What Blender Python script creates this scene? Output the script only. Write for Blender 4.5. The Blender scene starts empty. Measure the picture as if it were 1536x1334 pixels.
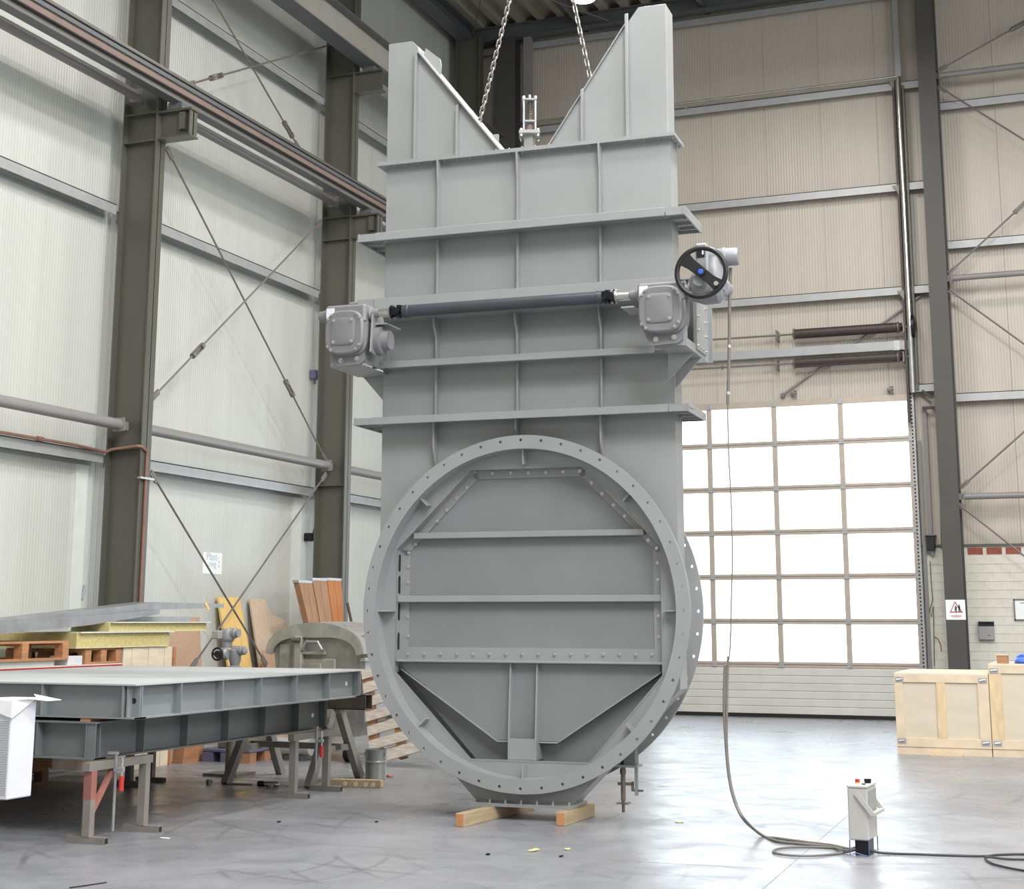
import bpy, bmesh, math, random
from mathutils import Vector, Matrix
random.seed(7)
S = bpy.context.scene
COL = S.collection
PI = math.pi

# ------------------------------------------------------------------ camera
F, CX, CY, YAW, PITCH, ROLL, CAMH = 2252.7, 766.8, 500.5, -0.3708, 0.1891, 0.0020, 1.6
_f = Vector((math.sin(YAW) * math.cos(PITCH), math.cos(YAW) * math.cos(PITCH), math.sin(PITCH)))
_r = Vector((math.cos(YAW), -math.sin(YAW), 0))
_u = _r.cross(_f)
CR = _r * math.cos(ROLL) + _u * math.sin(ROLL)
CU = -_r * math.sin(ROLL) + _u * math.cos(ROLL)
CF = _f
CP = Vector((0, 0, CAMH))
cd = bpy.data.cameras.new('camera')
cam = bpy.data.objects.new('camera', cd)
COL.objects.link(cam)
cam.matrix_world = Matrix(((CR.x, CU.x, -CF.x, 0), (CR.y, CU.y, -CF.y, 0), (CR.z, CU.z, -CF.z, CAMH), (0, 0, 0, 1)))
cd.sensor_fit = 'HORIZONTAL'
cd.sensor_width = 36
cd.lens = F * 36 / 1536
cd.shift_x = (768 - CX) / 1536
cd.shift_y = (CY - 667) / 1536
cd.clip_start, cd.clip_end = 0.1, 300
S.camera = cam

# ------------------------------------------------------------------ world, lights, exposure
W = bpy.data.worlds.new('overcast_sky')
S.world = W
W.use_nodes = True
bg = W.node_tree.nodes['Background']
bg.inputs[0].default_value = (0.87, 0.945, 1.0, 1)
bg.inputs[1].default_value = 5.5
vs = S.view_settings
vs.view_transform = 'Standard'
vs.look = 'None'
vs.exposure = -0.06
vs.gamma = 1.0
vs.use_curve_mapping = False


def area(name, loc, target, power, size, color, size_y=None, disk=False):
    l = bpy.data.lights.new(name, 'AREA')
    l.energy = power
    l.color = color
    l.size = size
    if size_y:
        l.shape = 'RECTANGLE'
        l.size_y = size_y
    elif disk:
        l.shape = 'DISK'
    o = bpy.data.objects.new(name, l)
    COL.objects.link(o)
    o.location = loc
    d = (Vector(target) - Vector(loc)).normalized()
    o.rotation_euler = d.to_track_quat('-Z', 'Y').to_euler()
    return o


WARM = (1.0, 0.97, 0.93)
# rows of high bay lamps under the roof (the one in view is built as an object below)
for lx, ly in ((-4.5, 3), (-4.5, 9), (-4.5, 15), (-4.5, 20.5), (3.5, 3), (3.5, 9), (3.5, 15), (3.5, 20.5), (10, 6), (10, 15)):
    area('high_bay_or_added_light', (lx, ly, 11.6), (lx, ly, 0), 270, 1.2, WARM, disk=True)
area('high_bay_or_added_light', (-1.4, 12.4, 11.6), (-1.4, 12.4, 0), 950, 0.9, WARM, disk=True)  # extra lamp, added to whiten the slope of the left tower
# side and rear area lights are added fill; no windows are built there
# wide overhead fill added under the closed roof, in front of the valve
area('overhead_fill', (0.5, 4.5, 12.5), (-2.0, 8.0, 0), 3000, 5, (0.97, 0.985, 1.0), size_y=13.0)
area('side_fill_light', (13.2, 9, 8.0), (-6, 13, 4.0), 1700, 16, (0.93, 0.97, 1.0), size_y=4.5)
area('rear_fill_light', (-1, -6.8, 5.0), (-4, 12, 2.5), 260, 11, (0.95, 0.98, 1.0), size_y=3.0)

# ------------------------------------------------------------------ picture -> place helpers (rays onto real planes)


def ray(x, y):
    return CR * ((x - CX) / F) + CU * (-(y - CY) / F) + CF


def on(x, y, n, d):
    r = ray(x, y)
    n = Vector(n)
    return CP + r * ((d - n.dot(CP)) / n.dot(r))


def fl(x, y, z=0.0):
    return on(x, y, (0, 0, 1), z)


def bk(x, y, Y):
    return on(x, y, (0, 1, 0), Y)


def lf(x, y, X):
    return on(x, y, (1, 0, 0), X)


# ------------------------------------------------------------------ materials
def lin(c):
    out = []
    for v in c:
        v /= 255.0
        out.append(v / 12.92 if v <= 0.04045 else ((v + 0.055) / 1.055) ** 2.4)
    return out


def mat(name, rgb, rough=0.5, metal=0.0, var=0.08, scale=3.0, bump=0.0, bscale=60.0, stretch=(1, 1, 1), spec=0.5, rvar=0.0):
    m = bpy.data.materials.new(name)
    m.use_nodes = True
    nt = m.node_tree
    b = nt.nodes['Principled BSDF']
    c = lin(rgb)
    b.inputs['Roughness'].default_value = rough
    b.inputs['Metallic'].default_value = metal
    b.inputs['Specular IOR Level'].default_value = spec
    tc = nt.nodes.new('ShaderNodeTexCoord')
    mp = nt.nodes.new('ShaderNodeMapping')
    mp.inputs['Scale'].default_value = stretch
    nt.links.new(tc.outputs['Object'], mp.inputs['Vector'])
    n = nt.nodes.new('ShaderNodeTexNoise')
    n.inputs['Scale'].default_value = scale
    n.inputs['Detail'].default_value = 6
    nt.links.new(mp.outputs['Vector'], n.inputs['Vector'])
    r = nt.nodes.new('ShaderNodeValToRGB')
    r.color_ramp.elements[0].position = 0.3
    r.color_ramp.elements[1].position = 0.7
    r.color_ramp.elements[0].color = [max(0, v * (1 - var)) for v in c] + [1]
    r.color_ramp.elements[1].color = [min(1, v * (1 + var)) for v in c] + [1]
    nt.links.new(n.outputs['Fac'], r.inputs['Fac'])
    nt.links.new(r.outputs['Color'], b.inputs['Base Color'])
    if rvar:
        mr = nt.nodes.new('ShaderNodeMapRange')
        mr.inputs['To Min'].default_value = max(0.02, rough - rvar)
        mr.inputs['To Max'].default_value = rough + rvar
        nt.links.new(n.outputs['Fac'], mr.inputs['Value'])
        nt.links.new(mr.outputs['Result'], b.inputs['Roughness'])
    if bump:
        n2 = nt.nodes.new('ShaderNodeTexNoise')
        n2.inputs['Scale'].default_value = bscale
        nt.links.new(mp.outputs['Vector'], n2.inputs['Vector'])
        bp = nt.nodes.new('ShaderNodeBump')
        bp.inputs['Strength'].default_value = bump
        bp.inputs['Distance'].default_value = 0.01
        nt.links.new(n2.outputs['Fac'], bp.inputs['Height'])
        nt.links.new(bp.outputs['Normal'], b.inputs['Normal'])
    return m


def panel_mat(name, rgb, axis, rough=0.38):
    """micro-profiled sandwich panel sheet: fine vertical ribs, slight streaks"""
    m = mat(name, rgb, rough, 0, 0.035, 1.2, stretch=(3, 3, 0.25))
    nt = m.node_tree
    b = nt.nodes['Principled BSDF']
    tc = nt.nodes['Texture Coordinate']
    w = nt.nodes.new('ShaderNodeTexWave')
    w.wave_type = 'BANDS'
    w.bands_direction = axis
    w.inputs['Scale'].default_value = 6.3
    w.inputs['Distortion'].default_value = 0
    nt.links.new(tc.outputs['Object'], w.inputs['Vector'])
    bp = nt.nodes.new('ShaderNodeBump')
    bp.inputs['Strength'].default_value = 0.35
    bp.inputs['Distance'].default_value = 0.006
    nt.links.new(w.outputs['Fac'], bp.inputs['Height'])
    nt.links.new(bp.outputs['Normal'], b.inputs['Normal'])
    return m


def wood(name, rgb, var=0.16, stretch=(1, 1, 1), scale=5.0):
    m = mat(name, rgb, 0.7, 0, var, scale, bump=0.15, bscale=30, stretch=stretch)
    return m


M = {}
M['valve'] = mat('grey_valve_paint', (146, 148, 148), 0.42, 0, 0.05, 2.2, bump=0.03, bscale=120)
M['gate'] = mat('grey_gate_paint', (127, 129, 130), 0.5, 0, 0.05, 2.5)
M['gearbox'] = mat('grey_gearbox_paint', (120, 119, 121), 0.45, 0, 0.04, 8, bump=0.05, bscale=200)
M['actuator'] = mat('light_grey_actuator_paint', (138, 139, 142), 0.35, 0, 0.05, 10)
M['zinc'] = mat('zinc_plated_steel', (196, 196, 192), 0.3, 0.85, 0.1, 30)
M['galv'] = mat('galvanised_steel', (176, 178, 178), 0.42, 0.55, 0.12, 14)
M['chrome'] = mat('bright_steel_pipe', (215, 212, 205), 0.22, 0.9, 0.1, 6)
M['chain'] = mat('chain_steel', (150, 145, 142), 0.35, 0.8, 0.2, 30)
M['black'] = mat('black_plastic', (24, 24, 26), 0.38, 0, 0.1, 10)
M['dark'] = mat('dark_recess', (30, 31, 32), 0.8)
M['shaft'] = mat('dark_grey_shaft', (70, 71, 78), 0.38, 0.2, 0.1, 6)
M['joint'] = mat('oiled_black_joint', (36, 36, 42), 0.3, 0.5, 0.2, 30)
M['blue'] = mat('blue_cap', (46, 92, 200), 0.35)
M['column'] = mat('olive_grey_column_paint', (88, 88, 79), 0.36, 0, 0.05, 2.0)
M['backcolumn'] = mat('grey_back_column_paint', (72, 71, 67), 0.5, 0, 0.06, 2.0)
M['crane'] = mat('dark_grey_crane_paint', (92, 94, 96), 0.45, 0, 0.06, 3.0)
M['cranelight'] = mat('light_grey_crane_paint', (158, 154, 146), 0.5, 0, 0.05, 3.0)
M['cranered'] = mat('rail_brown_band', (126, 108, 100), 0.6, 0, 0.08, 4.0)
M['tube'] = mat('grey_tube_paint', (136, 134, 132), 0.4, 0, 0.05, 3.0)
M['girt'] = mat('galvanised_girt', (168, 170, 170), 0.42, 0.25, 0.06, 6.0)
M['rod'] = mat('grey_rod', (122, 116, 112), 0.45, 0.3, 0.1, 5.0)
M['wallL'] = panel_mat('off_white_panel', (193, 195, 189), 'Y')
M['wallB'] = panel_mat('cream_panel', (186, 179, 167), 'X')
M['deck'] = mat('roof_deck', (150, 144, 130), 0.55, 0, 0.06, 3.0)
M['doorframe'] = mat('anodised_door_rail', (190, 178, 166), 0.4, 0.35, 0.06, 8.0)
M['doorpanel'] = mat('ribbed_door_panel', (200, 199, 192), 0.5, 0, 0.06, 3.0)
M['rubber'] = mat('black_rubber', (22, 22, 22), 0.7)
M['brickwhite'] = mat('white_painted_brick', (212, 209, 199), 0.7, 0, 0.05, 7.0, bump=0.3, bscale=70)
M['brickred'] = mat('red_brick', (150, 82, 66), 0.8, 0, 0.15, 12.0, bump=0.3, bscale=60)
M['mortar'] = mat('mortar', (208, 205, 195), 0.9, 0, 0.08, 12.0)
M['spring'] = mat('brown_spring', (72, 62, 58), 0.5, 0.3, 0.2, 20.0)
M['copper'] = mat('copper_pipe', (142, 106, 92), 0.5, 0.2, 0.12, 8.0)
M['paper'] = mat('white_paper', (238, 242, 242), 0.7, 0, 0.02, 5.0)
M['ink'] = mat('blue_ink', (176, 192, 208), 0.7)
M['red'] = mat('red_print', (178, 48, 74), 0.6)
M['print'] = mat('black_print', (40, 38, 42), 0.6)
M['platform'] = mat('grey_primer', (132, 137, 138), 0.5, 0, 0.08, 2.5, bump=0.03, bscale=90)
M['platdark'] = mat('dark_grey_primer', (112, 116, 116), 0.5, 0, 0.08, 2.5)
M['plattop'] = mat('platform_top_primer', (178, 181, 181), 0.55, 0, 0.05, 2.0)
M['stand'] = mat('worn_grey_stand', (134, 128, 122), 0.55, 0.15, 0.14, 5.0)
M['standred'] = mat('rust_red_primer', (150, 98, 88), 0.6, 0, 0.15, 6.0)
M['trestle'] = mat('trestle_grey', (142, 138, 132), 0.55, 0.1, 0.14, 5.0)
M['rawsteel'] = mat('raw_steel_tube', (120, 112, 104), 0.4, 0.5, 0.2, 6.0)
M['clampred'] = mat('red_clamp_handle', (190, 52, 44), 0.45)
M['cabinet'] = mat('white_sheet_steel', (214, 216, 222), 0.4, 0, 0.03, 3.0)
M['cloth'] = mat('white_cloth', (244, 243, 246), 0.8, 0, 0.03, 10.0, bump=0.2, bscale=25)
M['wool'] = mat('yellow_mineral_wool', (196, 184, 126), 0.95, 0, 0.14, 30.0, bump=0.6, bscale=120)
M['sheet'] = mat('grey_sheet_metal', (150, 152, 155), 0.42, 0.35, 0.16, 5.0)
M['sheetw'] = mat('white_coated_sheet', (214, 218, 212), 0.4, 0, 0.04, 5.0)
M['pallet'] = wood('orange_pallet_wood', (178, 128, 90), 0.18, (1, 1, 6), 5)
M['palletgrey'] = wood('weathered_pallet_wood', (206, 196, 184), 0.18, (2, 2, 9), 5)
M['palletside'] = wood('brown_pallet_wood', (160, 118, 86), 0.2, (1, 1, 6), 6)
M['palewood'] = wood('pale_planed_wood', (222, 208, 186), 0.08, (1, 1, 5), 5)
M['chipboard'] = wood('chipboard', (190, 158, 132), 0.07, (1, 1, 1), 40)
M['ply'] = wood('yellow_plywood', (236, 200, 128), 0.09, (4, 4, 0.4), 5)
M['beige'] = wood('beige_board', (208, 188, 164), 0.06, (1, 1, 1), 20)
M['plank'] = wood('brown_plank', (166, 128, 98), 0.16, (6, 6, 0.35), 5)
M['plankor'] = wood('orange_plank', (184, 118, 68), 0.16, (6, 6, 0.35), 5)
M['block'] = wood('squared_timber', (176, 156, 124), 0.16, (8, 0.6, 8), 4)
M['endgrain'] = wood('timber_end', (190, 134, 92), 0.16, (6, 6, 6), 6)
M['crate'] = wood('pine_crate_board', (208, 191, 166), 0.09, (1.2, 1.2, 1.2), 5)
M['crateply'] = wood('birch_ply', (200, 189, 170), 0.05, (1, 1, 3), 3)
M['cratestain'] = wood('stained_pine', (206, 184, 148), 0.12, (4, 4, 1), 5)
M['bin'] = mat('weathered_galvanised_bin', (164, 163, 152), 0.5, 0.1, 0.22, 7.0, bump=0.2, bscale=20)
M['binlid'] = mat('grey_bin_lid', (158, 154, 152), 0.5, 0.2, 0.12, 6.0)
M['redline'] = mat('red_edge', (176, 44, 40), 0.5)
M['bucket'] = mat('tin_bucket', (160, 162, 158), 0.35, 0.6, 0.12, 8.0)
M['control'] = mat('control_box_grey', (180, 179, 175), 0.42, 0, 0.03, 6.0)
M['cable'] = mat('grey_cable', (112, 108, 102), 0.55, 0, 0.1, 6.0)
M['cabledark'] = mat('black_cable', (48, 48, 54), 0.5, 0, 0.1, 6.0)
M['wire'] = mat('blue_grey_wire', (84, 96, 150), 0.4, 0.3)
M['leaf'] = mat('dry_leaf', (206, 196, 140), 0.8, 0, 0.2, 30.0)
M['violet'] = mat('violet_plastic', (96, 96, 122), 0.5)
M['boxgrey'] = mat('grey_letter_box', (150, 150, 148), 0.5)

# floor: worn sealed concrete with tyre marks
def floor_mat():
    m = bpy.data.materials.new('worn_concrete')
    m.use_nodes = True
    nt = m.node_tree
    L = nt.links.new
    b = nt.nodes['Principled BSDF']
    tc = nt.nodes.new('ShaderNodeTexCoord')
    def noise(sc, det=8, dist=0.0, st=(1, 1, 1)):
        mp = nt.nodes.new('ShaderNodeMapping')
        mp.inputs['Scale'].default_value = st
        L(tc.outputs['Object'], mp.inputs['Vector'])
        n = nt.nodes.new('ShaderNodeTexNoise')
        n.inputs['Scale'].default_value = sc
        n.inputs['Detail'].default_value = det
        n.inputs['Distortion'].default_value = dist
        L(mp.outputs['Vector'], n.inputs['Vector'])
        return n
    a = noise(0.55, 8, 0.6)
    c = noise(4.0, 10, 1.2)
    r = nt.nodes.new('ShaderNodeValToRGB')
    e = r.color_ramp.elements
    e[0].position, e[1].position = 0.32, 0.68
    e[0].color = lin((127, 128, 132)) + [1]
    e[1].color = lin((147, 148, 153)) + [1]
    L(a.outputs['Fac'], r.inputs['Fac'])
    r2 = nt.nodes.new('ShaderNodeValToRGB')
    e = r2.color_ramp.elements
    e[0].position, e[1].position = 0.3, 0.62
    e[0].color = (0.88, 0.88, 0.885, 1)
    e[1].color = (1, 1, 1, 1)
    L(c.outputs['Fac'], r2.inputs['Fac'])
    mx = nt.nodes.new('ShaderNodeMix')
    mx.data_type = 'RGBA'
    mx.blend_type = 'MULTIPLY'
    mx.inputs[0].default_value = 1
    L(r.outputs['Color'], mx.inputs[6])
    L(r2.outputs['Color'], mx.inputs[7])
    # curved tyre marks: thin bands of wave rings
    col = mx.outputs[2]
    for cx, cy, sc, th in ((-3.4, 15.2, 0.55, 0.985), (-1.2, 12.6, 0.75, 0.988), (-6.2, 9.2, 0.9, 0.985)):
        mp = nt.nodes.new('ShaderNodeMapping')
        mp.inputs['Location'].default_value = (-cx, -cy, 0)
        L(tc.outputs['Object'], mp.inputs['Vector'])
        w = nt.nodes.new('ShaderNodeTexWave')
        w.wave_type = 'RINGS'
        w.rings_direction = 'Z'
        w.inputs['Scale'].default_value = sc
        w.inputs['Distortion'].default_value = 2.2
        w.inputs['Detail'].default_value = 1
        w.inputs['Detail Scale'].default_value = 0.5
        L(mp.outputs['Vector'], w.inputs['Vector'])
        rr = nt.nodes.new('ShaderNodeValToRGB')
        ee = rr.color_ramp.elements
        ee[0].position, ee[1].position = th - 0.02, th
        ee[0].color = (0, 0, 0, 1)
        ee[1].color = (1, 1, 1, 1)
        L(w.outputs['Fac'], rr.inputs['Fac'])
        pn = noise(0.9, 3)
        pr = nt.nodes.new('ShaderNodeValToRGB')
        pr.color_ramp.elements[0].position = 0.48
        pr.color_ramp.elements[1].position = 0.62
        L(pn.outputs['Fac'], pr.inputs['Fac'])
        ml = nt.nodes.new('ShaderNodeMath')
        ml.operation = 'MULTIPLY'
        L(rr.outputs['Color'], ml.inputs[0])
        L(pr.outputs['Color'], ml.inputs[1])
        ms = nt.nodes.new('ShaderNodeMath')
        ms.operation = 'MULTIPLY'
        ms.inputs[1].default_value = 0.4
        L(ml.outputs[0], ms.inputs[0])
        m2 = nt.nodes.new('ShaderNodeMix')
        m2.data_type = 'RGBA'
        L(ms.outputs[0], m2.inputs[0])
        L(col, m2.inputs[6])
        m2.inputs[7].default_value = lin((96, 94, 98)) + [1]
        col = m2.outputs[2]
    L(col, b.inputs['Base Color'])
    rg = noise(1.6, 8, 1.5, (1.0, 1.0, 1))
    mr = nt.nodes.new('ShaderNodeMapRange')
    mr.inputs['From Min'].default_value = 0.3
    mr.inputs['From Max'].default_value = 0.7
    mr.inputs['To Min'].default_value = 0.24
    mr.inputs['To Max'].default_value = 0.44
    L(rg.outputs['Fac'], mr.inputs['Value'])
    L(mr.outputs['Result'], b.inputs['Roughness'])
    b.inputs['Specular IOR Level'].default_value = 0.5
    n3 = noise(9, 6, 0.5)
    bp = nt.nodes.new('ShaderNodeBump')
    bp.inputs['Strength'].default_value = 0.08
    bp.inputs['Distance'].default_value = 0.02
    L(n3.outputs['Fac'], bp.inputs['Height'])
    L(bp.outputs['Normal'], b.inputs['Normal'])
    return m


M['slabjoint'] = mat('slab_joint_filler', (112, 112, 114), 0.6)
M['floor'] = floor_mat()


def glass_mat():
    m = bpy.data.materials.new('clear_door_pane')
    m.use_nodes = True
    nt = m.node_tree
    nt.nodes.clear()
    o = nt.nodes.new('ShaderNodeOutputMaterial')
    t = nt.nodes.new('ShaderNodeBsdfTransparent')
    t.inputs[0].default_value = (0.93, 0.96, 0.97, 1)
    g = nt.nodes.new('ShaderNodeBsdfGlossy')
    g.inputs['Roughness'].default_value = 0.08
    mx = nt.nodes.new('ShaderNodeMixShader')
    mx.inputs[0].default_value = 0.06
    nt.links.new(t.outputs[0], mx.inputs[1])
    nt.links.new(g.outputs[0], mx.inputs[2])
    nt.links.new(mx.outputs[0], o.inputs[0])
    return m


M['glass'] = glass_mat()


def emit_mat(name, color, strength):
    m = bpy.data.materials.new(name)
    m.use_nodes = True
    b = m.node_tree.nodes['Principled BSDF']
    b.inputs['Emission Color'].default_value = (*color, 1)
    b.inputs['Emission Strength'].default_value = strength
    return m


M['lampglow'] = emit_mat('lamp_glow', (1.0, 0.97, 0.9), 14)

# ------------------------------------------------------------------ mesh building
LOCAL = set()


def root_of(o):
    while o.parent:
        o = o.parent
    return o


def ortho(d):
    d = Vector(d).normalized()
    h = Vector((0, 0, 1)) if abs(d.z) < 0.95 else Vector((1, 0, 0))
    a = d.cross(h).normalized()
    return d, a, a.cross(d).normalized()


class MB:
    def __init__(s):
        s.v, s.f = [], []

    def add(s, vs, fs):
        n = len(s.v)
        s.v += [Vector(v) for v in vs]
        s.f += [[i + n for i in f] for f in fs]
        return s

    def box(s, x0, x1, y0, y1, z0, z1):
        if x0 > x1: x0, x1 = x1, x0
        if y0 > y1: y0, y1 = y1, y0
        if z0 > z1: z0, z1 = z1, z0
        return s.hexa([(x0, y0, z0), (x1, y0, z0), (x1, y1, z0), (x0, y1, z0)], [(x0, y0, z1), (x1, y0, z1), (x1, y1, z1), (x0, y1, z1)])

    def hexa(s, lo, hi):
        return s.add(list(lo) + list(hi), [(3, 2, 1, 0), (4, 5, 6, 7), (0, 1, 5, 4), (1, 2, 6, 5), (2, 3, 7, 6), (3, 0, 4, 7)])

    def prism(s, poly, vec):
        vec = Vector(vec)
        n = len(poly)
        p = [Vector(q) for q in poly]
        fs = [list(range(n))[::-1], [i + n for i in range(n)]]
        fs += [[i, (i + 1) % n, (i + 1) % n + n, i + n] for i in range(n)]
        return s.add(p + [q + vec for q in p], fs)

    def bar(s, p0, p1, w, h, up=(0, 0, 1)):
        """box along p0-p1; h measured along up, w across"""
        p0, p1 = Vector(p0), Vector(p1)
        d = (p1 - p0).normalized()
        a = d.cross(Vector(up))
        if a.length < 1e-4:
            a = d.cross(Vector((1, 0, 0)))
        a.normalize()
        u = a.cross(d).normalized()
        q = [a * (-w / 2) + u * (-h / 2), a * (w / 2) + u * (-h / 2), a * (w / 2) + u * (h / 2), a * (-w / 2) + u * (h / 2)]
        return s.hexa([p0 + k for k in q], [p1 + k for k in q])

    def cyl(s, p0, p1, r0, r1=None, n=16, rot=0.0):
        r1 = r0 if r1 is None else r1
        p0, p1 = Vector(p0), Vector(p1)
        d, a, u = ortho(p1 - p0)
        cs = [a * math.cos(rot + 2 * PI * i / n) + u * math.sin(rot + 2 * PI * i / n) for i in range(n)]
        vs = [p0 + c * r0 for c in cs] + [p1 + c * r1 for c in cs]
        fs = [list(range(n))[::-1], [i + n for i in range(n)]]
        fs += [[i, (i + 1) % n, (i + 1) % n + n, i + n] for i in range(n)]
        return s.add(vs, fs)

    def tube(s, pts, r, n=8, closed=False):
        pts = [Vector(p) for p in pts]
        N = len(pts)
        prev = None
        rings = []
        for i in range(N):
            if closed:
                d = pts[(i + 1) % N] - pts[i - 1]
            else:
                d = pts[min(i + 1, N - 1)] - pts[max(i - 1, 0)]
            d.normalize()
            if prev is None:
                _, a, u = ortho(d)
            else:
                a = (prev - d * prev.dot(d)).normalized()
                u = a.cross(d).normalized()
            prev = a
            rings.append([pts[i] + (a * math.cos(2 * PI * k / n) + u * math.sin(2 * PI * k / n)) * r for k in range(n)])
        vs = [v for rg in rings for v in rg]
        fs = []
        for i in range(N if closed else N - 1):
            j = (i + 1) % N
            for k in range(n):
                k2 = (k + 1) % n
                fs.append([i * n + k, i * n + k2, j * n + k2, j * n + k])
        if not closed:
            fs.append(list(range(n))[::-1])
            fs.append([(N - 1) * n + k for k in range(n)])
        return s.add(vs, fs)

    def lathe(s, o, axis, prof, n=32):
        """prof: (radius, distance along axis)"""
        o = Vector(o)
        d, a, u = ortho(axis)
        vs = []
        for r, t in prof:
            for k in range(n):
                c = a * math.cos(2 * PI * k / n) + u * math.sin(2 * PI * k / n)
                vs.append(o + d * t + c * r)
        fs = []
        for i in range(len(prof) - 1):
            for k in range(n):
                k2 = (k + 1) % n
                fs.append([i * n + k, i * n + k2, (i + 1) * n + k2, (i + 1) * n + k])
        if prof[0][0] > 1e-6:
            fs.append(list(range(n))[::-1])
        if prof[-1][0] > 1e-6:
            fs.append([(len(prof) - 1) * n + k for k in range(n)])
        return s.add(vs, fs)

    def build(s, name, material, parent=None, bevel=0, smooth=False, loc=None):
        me = bpy.data.meshes.new(name)
        off = Vector((0, 0, 0))
        if parent is not None:
            rt = root_of(parent)
            if rt.name not in LOCAL:
                off = rt.location
        if loc is not None:
            off = Vector(loc)
        me.from_pydata([tuple(v - off) for v in s.v], [], s.f)
        bm = bmesh.new()
        bm.from_mesh(me)
        bmesh.ops.recalc_face_normals(bm, faces=bm.faces)
        bm.to_mesh(me)
        bm.free()
        if smooth:
            for p in me.polygons:
                p.use_smooth = True
            me.set_sharp_from_angle(angle=math.radians(35))
        me.materials.append(M[material] if isinstance(material, str) else material)
        o = bpy.data.objects.new(name, me)
        COL.objects.link(o)
        if parent is not None:
            o.parent = parent
        elif loc is not None:
            o.location = loc
        if bevel:
            md = o.modifiers.new('bevel', 'BEVEL')
            md.width = bevel
            md.segments = 1
            md.limit_method = 'ANGLE'
        return o


def thing(name, loc, label, cat, group=None, rz=0.0, local=False):
    o = bpy.data.objects.new(name, None)
    o.empty_display_size = 0.1
    COL.objects.link(o)
    o.location = loc
    o.rotation_euler = (0, 0, rz)
    if local or rz:
        LOCAL.add(o.name)
    return tag(o, label, cat, group)


def tag(o, label, cat, group=None):
    o['label'] = label
    o['category'] = cat
    if group:
        o['group'] = group
    return o


def struct(o):
    o['kind'] = 'structure'
    return o


def sroot(name, loc=(0, 0, 0)):
    o = bpy.data.objects.new(name, None)
    COL.objects.link(o)
    o.location = loc
    return struct(o)


def inst(o, loc, parent=None, rot=None, scale=None):
    c = o.copy()
    COL.objects.link(c)
    c.parent = parent if parent is not None else o.parent
    c.location = loc
    if rot is not None:
        c.rotation_euler = rot
    if scale is not None:
        c.scale = scale
    return c


def hexbolt(axis, r=0.014, h=0.014, washer=True):
    m = MB()
    a = Vector(axis)
    if washer:
        m.cyl((0, 0, 0), a * 0.003, r * 1.35, n=10)
    m.cyl((0, 0, 0), a * h, r, n=6)
    m.cyl(a * h, a * (h + r * 0.8), r * 0.5, n=8)
    return m


class Bolts:
    """one bolt mesh shared by all copies of it"""
    def __init__(s, axis, r, h, material='zinc', washer=True):
        s.mb, s.mat, s.me = hexbolt(axis, r, h, washer), material, None

    def put(s, parent, pts):
        rt = root_of(parent)
        off = Vector((0, 0, 0)) if rt.name in LOCAL else rt.location
        for p in pts:
            if s.me is None:
                o = s.mb.build('bolt', s.mat)
                s.me = o.data
            else:
                o = bpy.data.objects.new('bolt', s.me)
                COL.objects.link(o)
            o.parent = parent
            o.location = Vector(p) - off


def plate_hole(outer, inner, vec):
    """prism with a hole (poly points 3D, extruded by vec)"""
    bm = bmesh.new()
    vec = Vector(vec)
    rings = []
    for poly in (outer, inner):
        vs = [bm.verts.new(Vector(p)) for p in poly]
        rings.append(vs)
        for i in range(len(vs)):
            bm.edges.new((vs[i], vs[(i + 1) % len(vs)]))
    bmesh.ops.triangle_fill(bm, use_beauty=True, edges=bm.edges[:])
    m = MB()
    bm.verts.index_update()
    n = len(bm.verts)
    V = [v.co.copy() for v in bm.verts]
    fs = [[v.index for v in f.verts] for f in bm.faces]
    bm.free()
    ff = fs + [[i + n for i in f] for f in fs]
    k = 0
    for poly in (outer, inner):
        c = len(poly)
        for i in range(c):
            ff.append([k + i, k + (i + 1) % c, k + (i + 1) % c + n, k + i + n])
        k += c
    m.add(V + [v + vec for v in V], ff)
    return m


# ================================================================== SETTING
XW, YW = -11.2, 26.1
XR, YR = 14.0, -8.0
ZC = 13.0
fo = MB().box(XW - 0.3, XR + 0.3, YR - 0.3, YW + 0.6, -0.3, 0).build('floor', 'floor')
struct(fo)
# saw-cut joints in the slab
for ja, jb in ((fl(500, 1268), fl(1100, 1301)), (fl(1290, 1208), fl(1128, 1348))):
    jd = (jb - ja).normalized()
    MB().bar(ja - jd * 0.2, jb + jd * 0.2, 0.006, 0.0012).build('slab_joint', 'slabjoint', fo)
wl = sroot('wall_left', (XW, 0, 0))
MB().box(XW - 0.16, XW - 0.06, YR, YW + 0.2, 0, 16).build('backing', 'dark', wl)
y = YR
k = 0
proto = None
while y < YW - 0.02:
    y1 = min(y + 1.04, YW)
    if proto is None or y1 - y < 1.03:
        p = MB().box(XW - 0.06, XW, y + 0.0012, y1 - 0.0012, 0, 16).build('panel', 'wallL', wl)
        proto = proto or (p, y)
    else:
        p = inst(proto[0], (0, y - proto[1], 0))
    y += 1.04
# girts (horizontal galvanised channels) between the columns on the left wall


def girtL(za, y0, y1, h=0.16):
    m = MB()
    m.box(XW, XW + 0.19, y0, y1, za + h - 0.012, za + h)
    m.box(XW + 0.178, XW + 0.19, y0, y1, za + 0.03, za + h)
    m.box(XW, XW + 0.012, y0, y1, za, za + 0.05)
    return m.build('girt', 'girt', wl)


for za in (3.41, 6.47, 9.60):
    for y0, y1 in ((4.8, 9.6), (9.9, 14.90), (15.16, 20.10), (20.34, 25.28)):
        girtL(za, y0, y1)
# bottom corner trims beside the column (vertical light flashings)
for yy in (14.62, 19.82):
    MB().box(XW, XW + 0.03, yy, yy + 0.22, 0.0, 3.41).build('flashing', 'sheetw', wl)

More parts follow.
